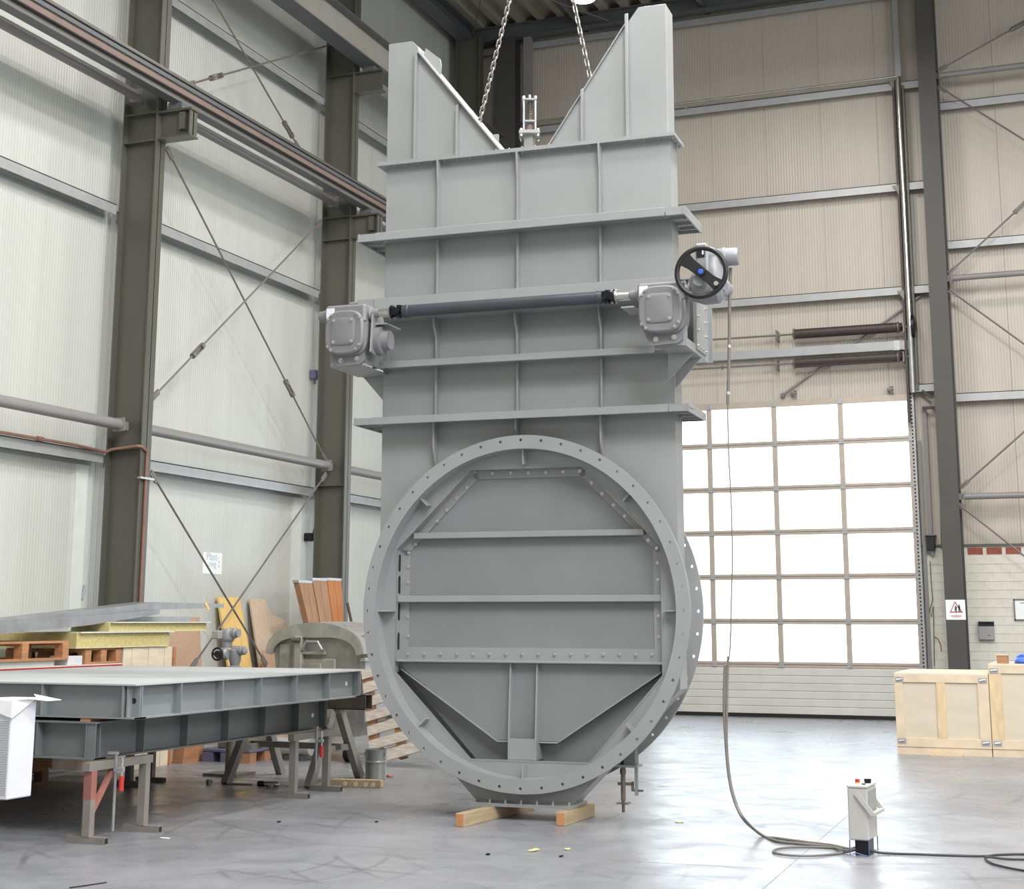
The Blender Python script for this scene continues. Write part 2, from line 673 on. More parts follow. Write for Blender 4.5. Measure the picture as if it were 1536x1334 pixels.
# back wall -----------------------------------------------------------
DX0, DX1, DZ = -7.52, -2.78, 5.42      # door opening
wb = sroot('wall_back', (0, YW, 0))
mb = MB()
mb.box(XW, DX0, YW + 0.06, YW + 0.16, 0, 16)
mb.box(DX1, XR, YW + 0.06, YW + 0.16, 0, 16)
mb.box(DX0, DX1, YW + 0.06, YW + 0.16, DZ, 16)
mb.build('backing', 'dark', wb)
# seams measured on the photograph: 1.0 m pitch
seam = bk(1307, 0, YW).x
x = seam - 9.0
xs = []
while x < XR:
    xs.append(x)
    x += 1.0
pr = {}
for x in xs:
    x0, x1 = max(x, XW) + 0.002, min(x + 1.0, XR) - 0.002
    if x1 - x0 < 0.05:
        continue
    segs = []
    if x1 < DX0 or x0 > DX1:
        z0 = 2.86 if x0 > DX1 else 0
        segs = [(x0, x1, z0)]
    elif x0 < DX0:
        segs = [(x0, DX0, 0), (DX0, x1, DZ)]
    elif x1 > DX1:
        segs = [(x0, DX1, DZ), (DX1, x1, 2.86)]
    else:
        segs = [(x0, x1, DZ)]
    for a, b, z0 in segs:
        key = (round(b - a, 3), z0)
        if key in pr:
            o, a0 = pr[key]
            inst(o, (a - a0, 0, 0))
        else:
            o = MB().box(a, b, YW, YW + 0.06, z0, 16).build('panel', 'wallB', wb)
            pr[key] = (o, a)


def girtB(z, x0, x1, h=0.14):
    m = MB()
    m.box(x0, x1, YW - 0.2, YW, z + h - 0.012, z + h)
    m.box(x0, x1, YW - 0.2, YW - 0.188, z, z + h)
    return m.build('girt', 'girt', wb)


CXL, CXR = -2.38, -2.08        # back-wall column
for z in (7.12, 8.96, 10.80, 12.53):
    girtB(z, XW + 0.2, CXL - 0.005)
for z in (5.22, 7.85, 10.33, 12.45):
    girtB(z, CXR + 0.005, 3.6)
girtB(5.42, -2.78, CXL - 0.005, 0.13)
# flashing at the foot of the panels on the brick plinth
MB().box(DX1, 8, YW - 0.05, YW + 0.0, 2.82, 2.86).build('flashing', 'column', wb)
# white painted brick plinth: single bricks
MB().box(DX1 + 0.02, XR, YW - 0.02, YW + 0.05, 0, 2.82).build('mortar_bed', 'mortar', wb)
bh, bw = 0.1405, 0.27
pb = None
for r in range(19):
    off = (r % 2) * bw / 2
    x = DX1 + 0.03 - off
    while x < 0.1:
        x0, x1 = max(x, DX1 + 0.03), x + bw
        full = x0 == x
        if full and pb is not None:
            inst(pb[0], (x0 - pb[1], random.uniform(-0.002, 0.002), r * bh))
        else:
            o = MB().box(x0 + 0.001, x1 - 0.001, YW - 0.03, YW + 0.02, 0.0025 + r * bh * (0 if full else 1), bh - 0.002 + r * bh * (0 if full else 1)).build('brick', 'brickwhite', wb)
            if full and pb is None:
                pb = (o, x0)
                o.location.z = r * bh
        x += bw
o = MB().box(0.11, XR, YW - 0.03, YW + 0.02, 0.0, 19 * bh).build('painted_brickwork', 'brickwhite', wb)
pb = None
x = CXR + 0.02
while x < 0.6:
    if pb is None:
        pb = (MB().box(x + 0.02, x + 0.26, YW - 0.028, YW + 0.02, 2.69, 2.80).build('red_brick', 'brickred', wb), x)
    else:
        inst(pb[0], (x - pb[1], 0, 0))
    x += 0.30
# other two walls of the hall (behind and beside the camera)
wr = struct(MB().box(XR, XR + 0.2, YR, YW + 0.2, 0, 16).build('wall_right', 'wallL'))
wq = struct(MB().box(XW, XR, YR - 0.2, YR, 0, 16).build('wall_rear', 'wallB'))

# roof: trapezoidal deck running along the hall ------------------------
ce = sroot('ceiling', (0, 0, ZC))
pitch = 0.42
m = MB()
prof = []
x = XW - 0.1
while x < XR:
    prof += [(x, ZC + 0.16), (x + 0.10, ZC + 0.16), (x + 0.17, ZC), (x + 0.31, ZC), (x + 0.38, ZC + 0.16)]
    x += pitch
vs_, fs_ = [], []
slope = 0.0
for px_, pz in prof:
    vs_.append((px_, YR, pz))
    vs_.append((px_, YW + 0.1, pz))
for i in range(len(prof) - 1):
    fs_.append([2 * i, 2 * i + 1, 2 * i + 3, 2 * i + 2])
m.add(vs_, fs_).build('deck', 'deck', ce)
MB().box(XW, XR, YR, YW + 0.1, ZC + 0.2, ZC + 0.35).build('roof_slab', 'dark', ce)


def ibeam(m, p0, p1, h, b, tw=0.012, tf=0.018, up=(0, 0, 1)):
    up = Vector(up)
    p0, p1 = Vector(p0), Vector(p1)
    m.bar(p0, p1, tw, h - 2 * tf, up)
    for s_ in (-1, 1):
        o_ = up * (s_ * (h - tf) / 2)
        m.bar(p0 + o_, p1 + o_, b, tf, up)
    return m


# eave beam on the back wall, eave beam along left wall, rafters and purlins
ibeam(MB(), (XW + 0.2, YW - 0.35, ZC - 0.14), (XR, YW - 0.35, ZC - 0.14), 0.28, 0.2).build('eave_beam', 'crane', ce)
ibeam(MB(), (XW + 0.35, YR, ZC - 0.17), (XW + 0.35, YW, ZC - 0.17), 0.3, 0.3).build('eave_beam', 'crane', ce)
for yy in (9.83, 15.03, 20.22):
    ibeam(MB(), (XW + 0.3, yy, ZC - 0.3), (XR, yy, ZC - 0.3), 0.6, 0.22).build('rafter', 'crane', ce)
for xx in (-8.6, -6.2, -2.6, 1.4, 5.4):
    ibeam(MB(), (xx, YR, ZC - 0.1), (xx, YW, ZC - 0.1), 0.2, 0.1).build('purlin', 'crane', ce)
for a, b in (((-10.8, 20.3, ZC - 0.25), (-8.0, 25.6, ZC - 0.25)), ((-8.0, 20.3, ZC - 0.25), (-10.8, 25.6, ZC - 0.25))):
    MB().cyl(a, b, 0.014, n=8).build('roof_brace', 'rod', ce)

# ================================================================== COLUMNS
def left_column(y, label):
    t = thing('steel_column', (-10.75, y + 0.1, 0), label, 'column')
    MB().box(-11.0, -10.5, y + 0.094, y + 0.106, 0, ZC - 0.3).build('web', 'column', t)
    MB().box(-10.516, -10.5, y, y + 0.2, 0, ZC - 0.3).build('flange', 'column', t)
    MB().box(-11.0, -10.984, y, y + 0.2, 0, ZC - 0.3).build('flange', 'column', t)
    for z in (7.78, 7.42, 3.6, 10.11):
        MB().box(-10.984, -10.516, y + 0.005, y + 0.195, z - 0.008, z + 0.008).build('stiffener', 'column', t)
    # crane bracket
    m = MB()
    m.box(-10.5, -10.04, y + 0.09, y + 0.11, 7.44, 7.76)
    m.box(-10.5, -10.02, y + 0.01, y + 0.19, 7.42, 7.44)
    m.box(-10.5, -10.02, y + 0.01, y + 0.19, 7.76, 7.785)
    m.box(-10.055, -10.04, y + 0.02, y + 0.18, 7.44, 7.76)
    br = m.build('bracket', 'column', t)
    MB().box(-10.20, -10.12, y + 0.02, y + 0.18, 7.52, 7.74).build('stiffener', 'column', br)
    m = MB()
    m.box(-10.5, -10.04, y + 0.09, y + 0.11, 9.80, 10.105)
    m.box(-10.5, -10.02, y + 0.01, y + 0.19, 9.78, 9.80)
    m.box(-10.5, -10.02, y + 0.01, y + 0.19, 10.105, 10.119)
    m.build('bracket', 'column', t)
    # base plate
    MB().box(-11.05, -10.42, y - 0.06, y + 0.26, 0, 0.025).build('base_plate', 'column', t)
    return t


left_column(14.93, 'olive grey steel wall column nearest the camera, with copper pipe running down it')
left_column(20.12, 'second olive grey steel wall column, behind the left gearbox of the tall valve')
left_column(25.30, 'dark steel column in the far back corner of the hall')
left_column(9.74, 'olive grey steel wall column left of the frame edge')

t = thing('steel_column', ((CXL + CXR) / 2, YW - 0.35, 0), 'grey steel column on the back wall right of the door, carrying the warning sign', 'column')
yc = YW - 0.70
MB().box(CXL, CXR, yc, yc + 0.02, 0, ZC).build('flange', 'backcolumn', t)
MB().box(CXL, CXR, YW - 0.22, YW - 0.202, 0, ZC).build('flange', 'backcolumn', t)
MB().box((CXL + CXR) / 2 - 0.007, (CXL + CXR) / 2 + 0.007, yc + 0.02, YW - 0.22, 0, ZC).build('web', 'backcolumn', t)

xa_, xb_ = bk(743, 200, YW - 0.5).x, bk(772, 200, YW - 0.5).x
t = thing('steel_column', ((xa_ + xb_) / 2, YW - 0.4, 0), 'dark steel column on the back wall, left of the slim post behind the spindle', 'column')
MB().box(xa_, xb_, YW - 0.5, YW - 0.482, 0, ZC - 0.28).build('flange', 'backcolumn', t)
MB().box((xa_ + xb_) / 2 - 0.007, (xa_ + xb_) / 2 + 0.007, YW - 0.482, YW - 0.22, 0, ZC - 0.28).build('web', 'backcolumn', t)
MB().box(xa_, xb_, YW - 0.22, YW - 0.202, 0, ZC - 0.28).build('flange', 'backcolumn', t)
xa_, xb_ = bk(785, 100, YW - 0.36).x, bk(795.5, 100, YW - 0.36).x
t = thing('steel_column', ((xa_ + xb_) / 2, YW - 0.3, 0), 'slim grey post on the back wall behind the valve spindle', 'column')
MB().box(xa_, xb_, YW - 0.36, YW - 0.22, 0, ZC - 0.28).build('post', 'tube', t)

# ================================================================== CRANE RUNWAYS
def runway(zb, h, hw, label, light=False):
    xc = -10.25
    t = thing('crane_runway_beam', (xc, 15, zb), label, 'crane beam')
    y0, y1 = -4.0, 25.6
    MB().box(xc - hw, xc + hw, y0, y1, zb, zb + 0.02).build('bottom_flange', 'crane', t)
    MB().box(xc - 0.006, xc + 0.006, y0, y1, zb + 0.02, zb + h - 0.018).build('web', 'cranelight', t)
    MB().box(xc - hw, xc + hw, y0, y1, zb + h - 0.018, zb + h).build('top_flange', 'crane', t)
    MB().box(xc - 0.03, xc + 0.03, y0, y1, zb + h, zb + h + 0.05).build('rail', 'rawsteel', t)
    for yy in (9.84, 15.03, 20.22, 25.4):
        MB().box(xc - 0.1, xc + 0.1, yy - 0.1, yy + 0.1, zb - 0.081, zb).build('bearing_pad', 'crane', t)
    if not light:
        MB().box(xc + 0.006, xc + 0.075, y0, y1, zb + 0.10, zb + 0.112).build('conductor_bar', 'black', t)
        MB().box(xc + 0.05, xc + 0.062, y0, y1, zb + 0.118, zb + 0.185).build('conductor_bar', 'cranered', t)
        MB().box(xc + 0.05, xc + 0.075, y0, y1, zb + 0.205, zb + 0.255).build('conductor_bar', 'crane', t)
    return t


runway(7.866, 0.30, 0.075, 'lower dark crane runway beam on brackets along the left wall')
runway(10.20, 0.52, 0.15, 'upper crane runway beam with light web, high along the left wall', True)

# pressure tubes between columns on the left wall
TL = [(3.88, 9.95, 14.90, 'grey tube strut at door height, left bay at the picture edge'),
      (3.89, 15.16, 20.10, 'grey tube strut at door height between the two left columns'),
      (3.89, 20.34, 25.28, 'grey tube strut at door height behind the valve, right of second column'),
      (7.98, 9.95, 14.90, 'grey tube strut under the crane runway, left bay at the picture edge'),
      (7.995, 15.16, 20.10, 'grey tube strut under the crane runway between the two left columns'),
      (7.995, 20.34, 25.28, 'grey tube strut under the crane runway, in the far left bay')]
for z, y0, y1, lb in TL:
    t = thing('tube_strut', (-10.75, (y0 + y1) / 2, z), lb, 'tube')
    MB().cyl((-10.75, y0 + 0.08, z), (-10.75, y1 - 0.08, z), 0.066, n=20).build('tube', 'tube', t, smooth=True)
    for yy in (y0, y1):
        s_ = 1 if yy == y0 else -1
        MB().box(-10.83, -10.67, yy + s_ * 0.08, yy + s_ * 0.095, z - 0.08, z + 0.08).build('end_plate', 'tube', t)
        MB().box(-10.757, -10.743, yy - s_ * 0.1, yy + s_ * 0.09, z - 0.05, z + 0.05).build('tab', 'tube', t)


def brace(p0, p1, label, tb=None, r=0.013, rev=False):
    p0, p1 = Vector(p0), Vector(p1)
    t = thing('brace_rod', (p0 + p1) / 2, label, 'brace')
    d = (p1 - p0)
    L_ = d.length
    d.normalize()
    MB().cyl(p0, p1, r, n=8).build('rod', 'rod', t, smooth=True)
    for a, s_ in ((p0, 1), (p1, -1)):
        q = a + d * (0.17 * s_)
        MB().bar(a, q, 0.02, 0.07, up=d.cross(Vector((1, 0, 0)) if abs(d.x) < 0.7 else Vector((0, 1, 0)))).build('clevis', 'rod', t)
    if tb is not None:
        c = p0 + d * (L_ * tb)
        _, a, u = ortho(d)
        m = MB()
        for s_ in (-1, 1):
            m.bar(c - d * 0.12 + u * (0.032 * s_), c + d * 0.12 + u * (0.032 * s_), 0.03, 0.014, up=u)
            m.cyl(c + d * (0.12 * s_) - d * 0.03, c + d * (0.12 * s_) + d * 0.03, 0.04, n=8)
        m.build('turnbuckle', 'rod', t)
    return t


X_ = -10.75
brace(lf(250, 222, X_), lf(490, 693, X_), 'dark brace rod falling right from the crane bracket to the second left column', 0.735)
X2_ = -10.70
brace(lf(482, 332, X2_), lf(228, 598, X2_), 'brace rod rising right below the crane runway between the two left columns', 0.77)
brace(lf(226, 708, X_), lf(400, 998, X_), 'lowest dark brace rod falling right, across the white paper notice')
brace(lf(489, 711, X2_), lf(286, 1004, X2_), 'lowest pale brace rod falling left from the second left column')
brace(lf(312, -14, X_), lf(450, 225, X_), 'upper brace rod falling right above the crane runway', 0.86)
brace(lf(282, 127, X2_), lf(508, 64, X2_), 'upper brace rod rising right above the crane runway', 0.16)

# braces and tubes right of the back-wall column
YB = YW - 0.45
def bb(x0, y0, x1, y1, lb, tb=None):
    p0, p1 = bk(x0, y0, YB), bk(x1, y1, YB)
    p1 = p0 + (p1 - p0) * 2.4
    brace(p0, p1, lb, tb, r=0.016)


bb(1407, 106, 1536, 34, 'topmost brace rod rising right from the back-wall column', 0.39)
bb(1408, 130, 1530, 206, 'brace rod falling right from below the top tube on the back wall')
bb(1423, 410, 1536, 306, 'brace rod rising right at mid height on the back wall', 0.4)
bb(1424, 435, 1536, 516, 'brace rod falling right from below the middle tube on the back wall')
bb(1441, 732, 1536, 648, 'brace rod rising right above the lowest tube on the back wall')
bb(1436, 755, 1536, 834, 'brace rod falling right to the red bricks on the back wall')
for (x0, y0, lb) in ((1410, 113.5, 'highest grey tube strut on the back wall, right of the column'), (1428, 417.5, 'middle grey tube strut on the back wall, right of the column'), (1447, 745, 'lowest grey tube strut on the back wall, right of the column')):
    p = bk(x0, y0, YB)
    t = thing('tube_strut', p, lb, 'tube')
    MB().cyl((p.x, YB, p.z), (3.4, YB, p.z), 0.052, n=16).build('tube', 'tube', t, smooth=True)
    MB().box(p.x - 0.012, p.x, YB - 0.08, YB + 0.08, p.z - 0.08, p.z + 0.08).build('end_plate', 'tube', t)
    MB().box(p.x - 0.2, p.x, YB - 0.01, YB + 0.01, p.z - 0.05, p.z + 0.05).build('tab', 'tube', t)
# the far end column of that bay, outside the frame
t = thing('steel_column', (3.6, YW - 0.35, 0), 'grey steel column on the back wall beyond the right picture edge', 'column')
MB().box(3.45, 3.75, yc, yc + 0.02, 0, ZC).build('flange', 'column', t)
MB().box(3.593, 3.607, yc + 0.02, YW - 0.21, 0, ZC).build('web', 'column', t)

# ================================================================== SECTIONAL DOOR
YD = YW + 0.02
dr = sroot('door_1', ((DX0 + DX1) / 2, YD, 0))
zrow = [0.88, 1.605, 2.36, 3.122, 3.881, 4.66, 5.36]
xcol = [-7.52, -6.355, -5.19, -4.035, -2.86]
fw = 0.055
for z in zrow:
    top = z == zrow[-1]
    hh = 0.09 if top else 0.06
    m = MB().box(DX0, DX1 - 0.03, YD - 0.03, YD + 0.03, z - 0.055, z + (0.06 if top else 0.045))
    rl = m.build('rail', 'doorframe', dr, bevel=0.006)
    if not top:
        MB().box(DX0, DX1 - 0.03, YD - 0.034, YD - 0.03, z - 0.006, z + 0.0).build('joint', 'dark', rl)
    for x in xcol:
        MB().box(x - 0.045, x + 0.045, YD - 0.045, YD - 0.03, z - 0.05, z + 0.03).build('hinge', 'galv', rl)
for i in range(len(zrow) - 1):
    for x in xcol:
        MB().box(x - 0.045, x + 0.045, YD - 0.025, YD + 0.025, zrow[i] + 0.045, zrow[i + 1] - 0.055).build('mullion', 'doorframe', dr)
    for j in range(len(xcol) - 1):
        MB().box(xcol[j] + 0.045, xcol[j + 1] - 0.045, YD - 0.008, YD + 0.008, zrow[i] + 0.045, zrow[i + 1] - 0.055).build('pane', 'glass', dr)
# ribbed solid bottom section: single ribs
nz = 6
for k in range(nz):
    z0 = 0.06 + k * 0.1275
    m = MB()
    m.prism([(DX0, YD - 0.03, z0 + 0.004), (DX0, YD - 0.03, z0 + 0.110), (DX0, YD - 0.018, z0 + 0.1275), (DX0, YD + 0.03, z0 + 0.1275), (DX0, YD + 0.03, z0)], (DX1 - 0.03 - DX0, 0, 0))
    m.build('door_plank', 'doorpanel', dr)
MB().box(DX0, DX1 - 0.03, YD - 0.035, YD + 0.03, 0.0, 0.06).build('rubber_seal', 'rubber', dr)
# guide track with chain holes on the right, angle behind
xt = DX1 - 0.05
tr = MB().box(xt - 0.015, xt + 0.05, YD - 0.12, YD - 0.10, 0, 5.45).build('guide_track', 'galv', dr)
MB().box(xt + 0.05, xt + 0.06, YD - 0.12, YD - 0.02, 0, 5.45).build('track_side', 'column', tr)
h0 = None
z = 0.3
while z < 5.42:
    if h0 is None:
        h0 = MB().box(xt - 0.006, xt + 0.018, YD - 0.124, YD - 0.1195, z, z + 0.03).build('track_slot', 'dark', tr)
        zz = z
    else:
        inst(h0, (0, 0, z - zz))
    z += 0.062
MB().box(xt + 0.08, xt + 0.13, YD - 0.1, YD - 0.05, 0.0, 4.6).build('track_post', 'tube', dr)

# ------------------------------------------------ things on the back wall
YB1 = YW - 0.24
# spring shafts
for (py0, py1, lb) in ((508.8, 497, 'upper brown door spring tube on a thin shaft above the door'), (546, 541, 'lower brown door spring tube on a thin shaft above the door')):
    pass
def spring(sx0, sx1, sz, xs0, label):
    t = thing('door_spring', ((sx0 + sx1) / 2, YB1, sz), label, 'door spring')
    sp = MB().cyl((sx0, YB1, sz), (sx1, YB1, sz), 0.085, n=20)
    s_ = sp.build('spring', 'spring', t, smooth=True)
    pts = []
    n_ = int((sx1 - sx0) / 0.05)
    for i in range(n_ * 10 + 1):
        a = 2 * PI * i / 10
        pts.append((sx0 + (sx1 - sx0) * i / (n_ * 10), YB1 + 0.085 * math.cos(a), sz + 0.085 * math.sin(a)))
    MB().tube(pts, 0.004, 5).build('coil', 'spring', s_)
    MB().cyl((xs0, YB1, sz), (sx1 + 0.2, YB1, sz), 0.018, n=10).build('axle', 'rod', t, smooth=True)
    for xx, rr in ((sx0 - 0.03, 0.10), (sx1, 0.10)):
        MB().lathe((xx, YB1, sz), (1, 0, 0), [(0.06, 0), (rr, 0.015), (rr, 0.03), (0.07, 0.06)], 18).build('end_cone', 'rawsteel', t, smooth=True)
    for xx in (sx0 - 0.32, sx1 + 0.12):
        MB().box(xx - 0.012, xx + 0.012, YB1 - 0.03, YW, sz - 0.09, sz + 0.09).build('bearing_bracket', 'rod', t)
    MB().lathe((sx1 + 0.06, YB1, sz), (1, 0, 0), [(0.06, 0), (0.075, 0.01), (0.075, 0.03), (0.03, 0.04)], 16).build('collar', 'joint', t, smooth=True)
    return t


pa, pb_ = bk(1192, 501.5, YB1), bk(1345, 495.5, YB1)
t = spring(pa.x, pb_.x, pa.z, -7.6, 'upper brown door spring on a thin shaft above the door')
MB().lathe((pb_.x + 0.24, YB1, pa.z), (1, 0, 0), [(0.09, 0), (0.2, 0.02), (0.2, 0.06), (0.09, 0.10)], 22).build('cable_drum', 'joint', t, smooth=True)
pa, pb_ = bk(1192, 545, YB1), bk(1345, 540, YB1)
t = spring(pa.x, pb_.x, pa.z, -7.6, 'lower brown door spring on a thin shaft above the door')
MB().lathe((-6.05, YB1, pa.z), (1, 0, 0), [(0.02, 0), (0.05, 0.015), (0.02, 0.04)], 10).build('collar', 'rod', t)
t = thing('support_rail', (-5.0, YW - 0.12, 6.2), 'pale galvanised rail on the wall between the two door springs', 'rail')
pz = bk(1200, 527.5, YW - 0.14).z
MB().box(-8.0, bk(1366, 518, YW - 0.14).x, YW - 0.16, YW - 0.14, pz - 0.075, pz + 0.075).build('face', 'girt', t)
MB().box(-8.0, bk(1366, 518, YW - 0.14).x, YW - 0.14, YW - 0.0, pz + 0.06, pz + 0.075).build('upper_lip', 'girt', t)
MB().box(-8.0, bk(1366, 518, YW - 0.14).x, YW - 0.14, YW - 0.0, pz - 0.075, pz - 0.06).build('lower_lip', 'girt', t)
for x in (1345, 1360):
    q = bk(x, 519, YW - 0.16)
    MB().box(q.x - 0.05, q.x + 0.05, YW - 0.17, YW - 0.16, pz - 0.085, pz + 0.085).build('clamp_plate', 'galv', t)
# chrome pipe with dark backing channel
t = thing('vertical_pipe', (bk(1352, 300, YB1).x, YB1, 5.5), 'shiny vertical pipe on the wall left of the back-wall column', 'pipe')
p0, p1 = bk(1345, 117, YB1), bk(1366, 490, YB1)
MB().cyl((p0.x + 0.02, YB1, p0.z), (p0.x + 0.02, YB1, p1.z), 0.055, n=18).build('pipe', 'chrome', t, smooth=True)
MB().box(p0.x - 0.085, p0.x - 0.045, YB1 - 0.02, YB1 + 0.1, 4.9, p0.z - 0.05).build('dark_channel', 'spring', t)
MB().box(p0.x + 0.085, p0.x + 0.115, YB1 - 0.02, YB1 + 0.1, 5.45, p0.z - 0.15).build('side_channel', 'column', t)
MB().cyl((p0.x + 0.02, YB1, 5.4), (p0.x + 0.02, YB1, p1.z), 0.05, n=14).build('lower_pipe', 'galv', t, smooth=True)
for zz in (10.9, 8.97, 7.1):
    MB().prism([(p0.x - 0.16, YB1 - 0.03, zz + 0.07), (p0.x - 0.05, YB1 - 0.03, zz + 0.07), (p0.x - 0.05, YB1 - 0.03, zz - 0.1)], (0, 0.2, 0)).build('bracket', 'rod', t)
t = thing('wall_strip', (bk(1339, 50, YB1).x, YB1, 12), 'flat galvanised strip above the shiny vertical pipe', 'strip')
q = bk(1344, 50, YB1)
MB().box(q.x - 0.05, q.x + 0.05, YB1 + 0.02, YB1 + 0.04, p0.z + 0.03, 12.95).build('strip', 'girt', t)
MB().box(q.x - 0.05, q.x - 0.035, YB1 + 0.04, YW, p0.z + 0.03, 12.95).build('edge', 'girt', t)
# thin horizontal rod above second girt
t = thing('tie_rod', (bk(1180, 136, YB1).x, YB1, 11.1), 'thin bright rod along the wall ending at the vertical pipe', 'rod')
a = bk(1015, 156, YB1)
MB().cyl((-10.2, YB1, a.z), (p0.x, YB1, a.z), 0.02, n=10).build('rod', 'chrome', t, smooth=True)
q = bk(1026, 160, YB1)
MB().bar((q.x, YB1, q.z), (q.x + 0.12, YW - 0.1, q.z - 0.15), 0.04, 0.02).build('stay', 'galv', t)
# grey diagonal strut
a, b = bk(1174, 592, YW - 0.06), bk(1392, 436, YW - 0.06)
t = thing('wall_strut', (a + b) / 2, 'slim grey strut slanting up behind the door springs', 'strut')
MB().bar(a, b, 0.03, 0.045, up=(0, -1, 0)).build('strut', 'tube', t)
MB().box(a.x - 0.03, a.x + 0.03, YW - 0.09, YW - 0.0, a.z - 0.05, a.z + 0.02).build('foot', 'rod', t)
for (xx, yy, lb) in ((1192, 590, 'small grey roller bracket on the door lintel, near the strut foot'), (1337, 584, 'small grey roller bracket on the door lintel, near the right door edge')):
    q = bk(xx, yy, YW - 0.1)
    t = thing('roller_bracket', q, lb, 'bracket')
    MB().cyl((q.x - 0.02, YW - 0.1, q.z), (q.x + 0.03, YW - 0.1, q.z), 0.05, n=14).build('roller', 'rod', t, smooth=True)
    MB().box(q.x - 0.07, q.x - 0.02, YW - 0.14, YW, q.z - 0.03, q.z + 0.02).build('arm', 'rawsteel', t)
# tall grey rail between the door track and the column, with black motor box
q = bk(1391, 700, YW - 0.1)
MB_ = MB().box(q.x - 0.04, q.x + 0.03, YW - 0.12, YW - 0.05, bk(1392, 805, YW - 0.1).z, bk(1384, 612, YW - 0.1).z)
tag(MB_.build('cable_duct', 'tube', loc=(q.x, YW - 0.09, 2.9)), 'grey upright duct beside the door track, above the black box', 'duct')
q = bk(1396, 815, YW - 0.12)
t = thing('limit_switch_box', q, 'black switch box on the wall between door and column', 'switch box')
MB().box(q.x - 0.07, q.x + 0.07, YW - 0.2, YW, q.z - 0.12, q.z + 0.12).build('housing', 'black', t, bevel=0.01)
MB().box(q.x - 0.09, q.x + 0.09, YW - 0.22, YW, q.z + 0.12, q.z + 0.14).build('cover', 'rod', t)
MB().cyl((q.x + 0.02, YW - 0.1, q.z - 0.2), (q.x + 0.02, YW - 0.1, q.z - 0.12), 0.02, n=10).build('gland', 'galv', t)
q = bk(1388, 612, YW - 0.2)
t = thing('door_bracket', q, 'dark roller arm at the upper right corner of the door', 'bracket')
MB().box(q.x - 0.05, q.x + 0.16, YW - 0.24, YW - 0.2, q.z - 0.03, q.z + 0.02).build('arm', 'spring', t)
MB().bar((q.x - 0.04, YW - 0.2, q.z + 0.3), (q.x + 0.12, YW - 0.2, q.z + 0.16), 0.03, 0.04).build('stay', 'spring', t)
MB().cyl((q.x + 0.14, YW - 0.25, q.z + 0.05), (q.x + 0.14, YW - 0.12, q.z + 0.05), 0.04, n=12).build('roller', 'rod', t)
# loose thin cables on the white brick
c1 = [bk(1395, 842, YW - 0.06), bk(1396.5, 870, YW - 0.06), bk(1399, 900, YW - 0.06), bk(1394.5, 915, YW - 0.06), bk(1397, 925, YW - 0.06), bk(1400, 910, YW - 0.06), bk(1400.5, 940, YW - 0.06), bk(1401.5, 1000, YW - 0.06)]
tag(MB().tube(c1, 0.008, 6).build('wall_cable', 'rod', loc=c1[0]), 'thin looped cable hanging on the white brick left of the column', 'cable')
c1 = [bk(1401, 955, YW - 0.06), bk(1407, 958, YW - 0.06), bk(1411, 967, YW - 0.06), bk(1412, 977, YW - 0.06)]
tag(MB().tube(c1, 0.007, 6).build('wall_cable', 'brickred', loc=c1[0]), 'short reddish cable end curling on the white brick', 'cable')
c1 = [bk(1407, 600, YW - 0.06), bk(1409, 700, YW - 0.06), bk(1411.5, 800, YW - 0.06), bk(1412, 822, YW - 0.06)]
t = tag(MB().tube(c1, 0.008, 6).build('wall_conduit', 'rod', loc=c1[0]), 'thin upright conduit on the cream panel left of the column', 'conduit')
# warning sign on the column
ys = yc - 0.004
a, b = bk(1418, 900, ys), bk(1449, 930, ys)
t = thing('warning_sign', ((a.x + b.x) / 2, ys, b.z), 'white square sign with red warning triangle on the back-wall column', 'sign')
w_, h_ = b.x - a.x, a.z - b.z
MB().box(a.x, b.x, ys - 0.003, ys + 0.004, b.z, a.z).build('plate', 'paper', t)


def sgn(px, py):      # fractions measured on the sign
    return Vector((a.x + px * w_, ys - 0.0045, a.z - py * h_))


tri = [sgn(0.48, 0.08), sgn(0.87, 0.64), sgn(0.20, 0.64)]
tri2 = [sgn(0.48, 0.16), sgn(0.79, 0.59), sgn(0.27, 0.59)]
m = MB()
for i in range(3):
    j = (i + 1) % 3
    m.prism([tri[i], tri[j], tri2[j], tri2[i]], (0, -0.001, 0))
m.build('red_triangle', 'red', t)


def figure(cx, s_, arm):
    m = MB()
    m.cyl(sgn(cx, 0.30 - s_), sgn(cx, 0.30 - s_) - Vector((0, 0.001, 0)), 0.032 * w_, n=12)
    m.prism([sgn(cx - 0.05, 0.34 - s_), sgn(cx + 0.05, 0.34 - s_), sgn(cx + 0.045, 0.50), sgn(cx - 0.045, 0.50)], (0, -0.001, 0))
    m.prism([sgn(cx - 0.045, 0.49), sgn(cx - 0.005, 0.49), sgn(cx - 0.01, 0.60), sgn(cx - 0.05, 0.60)], (0, -0.001, 0))
    m.prism([sgn(cx + 0.005, 0.49), sgn(cx + 0.045, 0.49), sgn(cx + 0.05, 0.60), sgn(cx + 0.01, 0.60)], (0, -0.001, 0))
    if arm:
        m.prism([sgn(cx - 0.16, 0.345), sgn(cx - 0.03, 0.355), sgn(cx - 0.03, 0.385), sgn(cx - 0.16, 0.365)], (0, -0.001, 0))
    return m.build('black_figure', 'print', t)


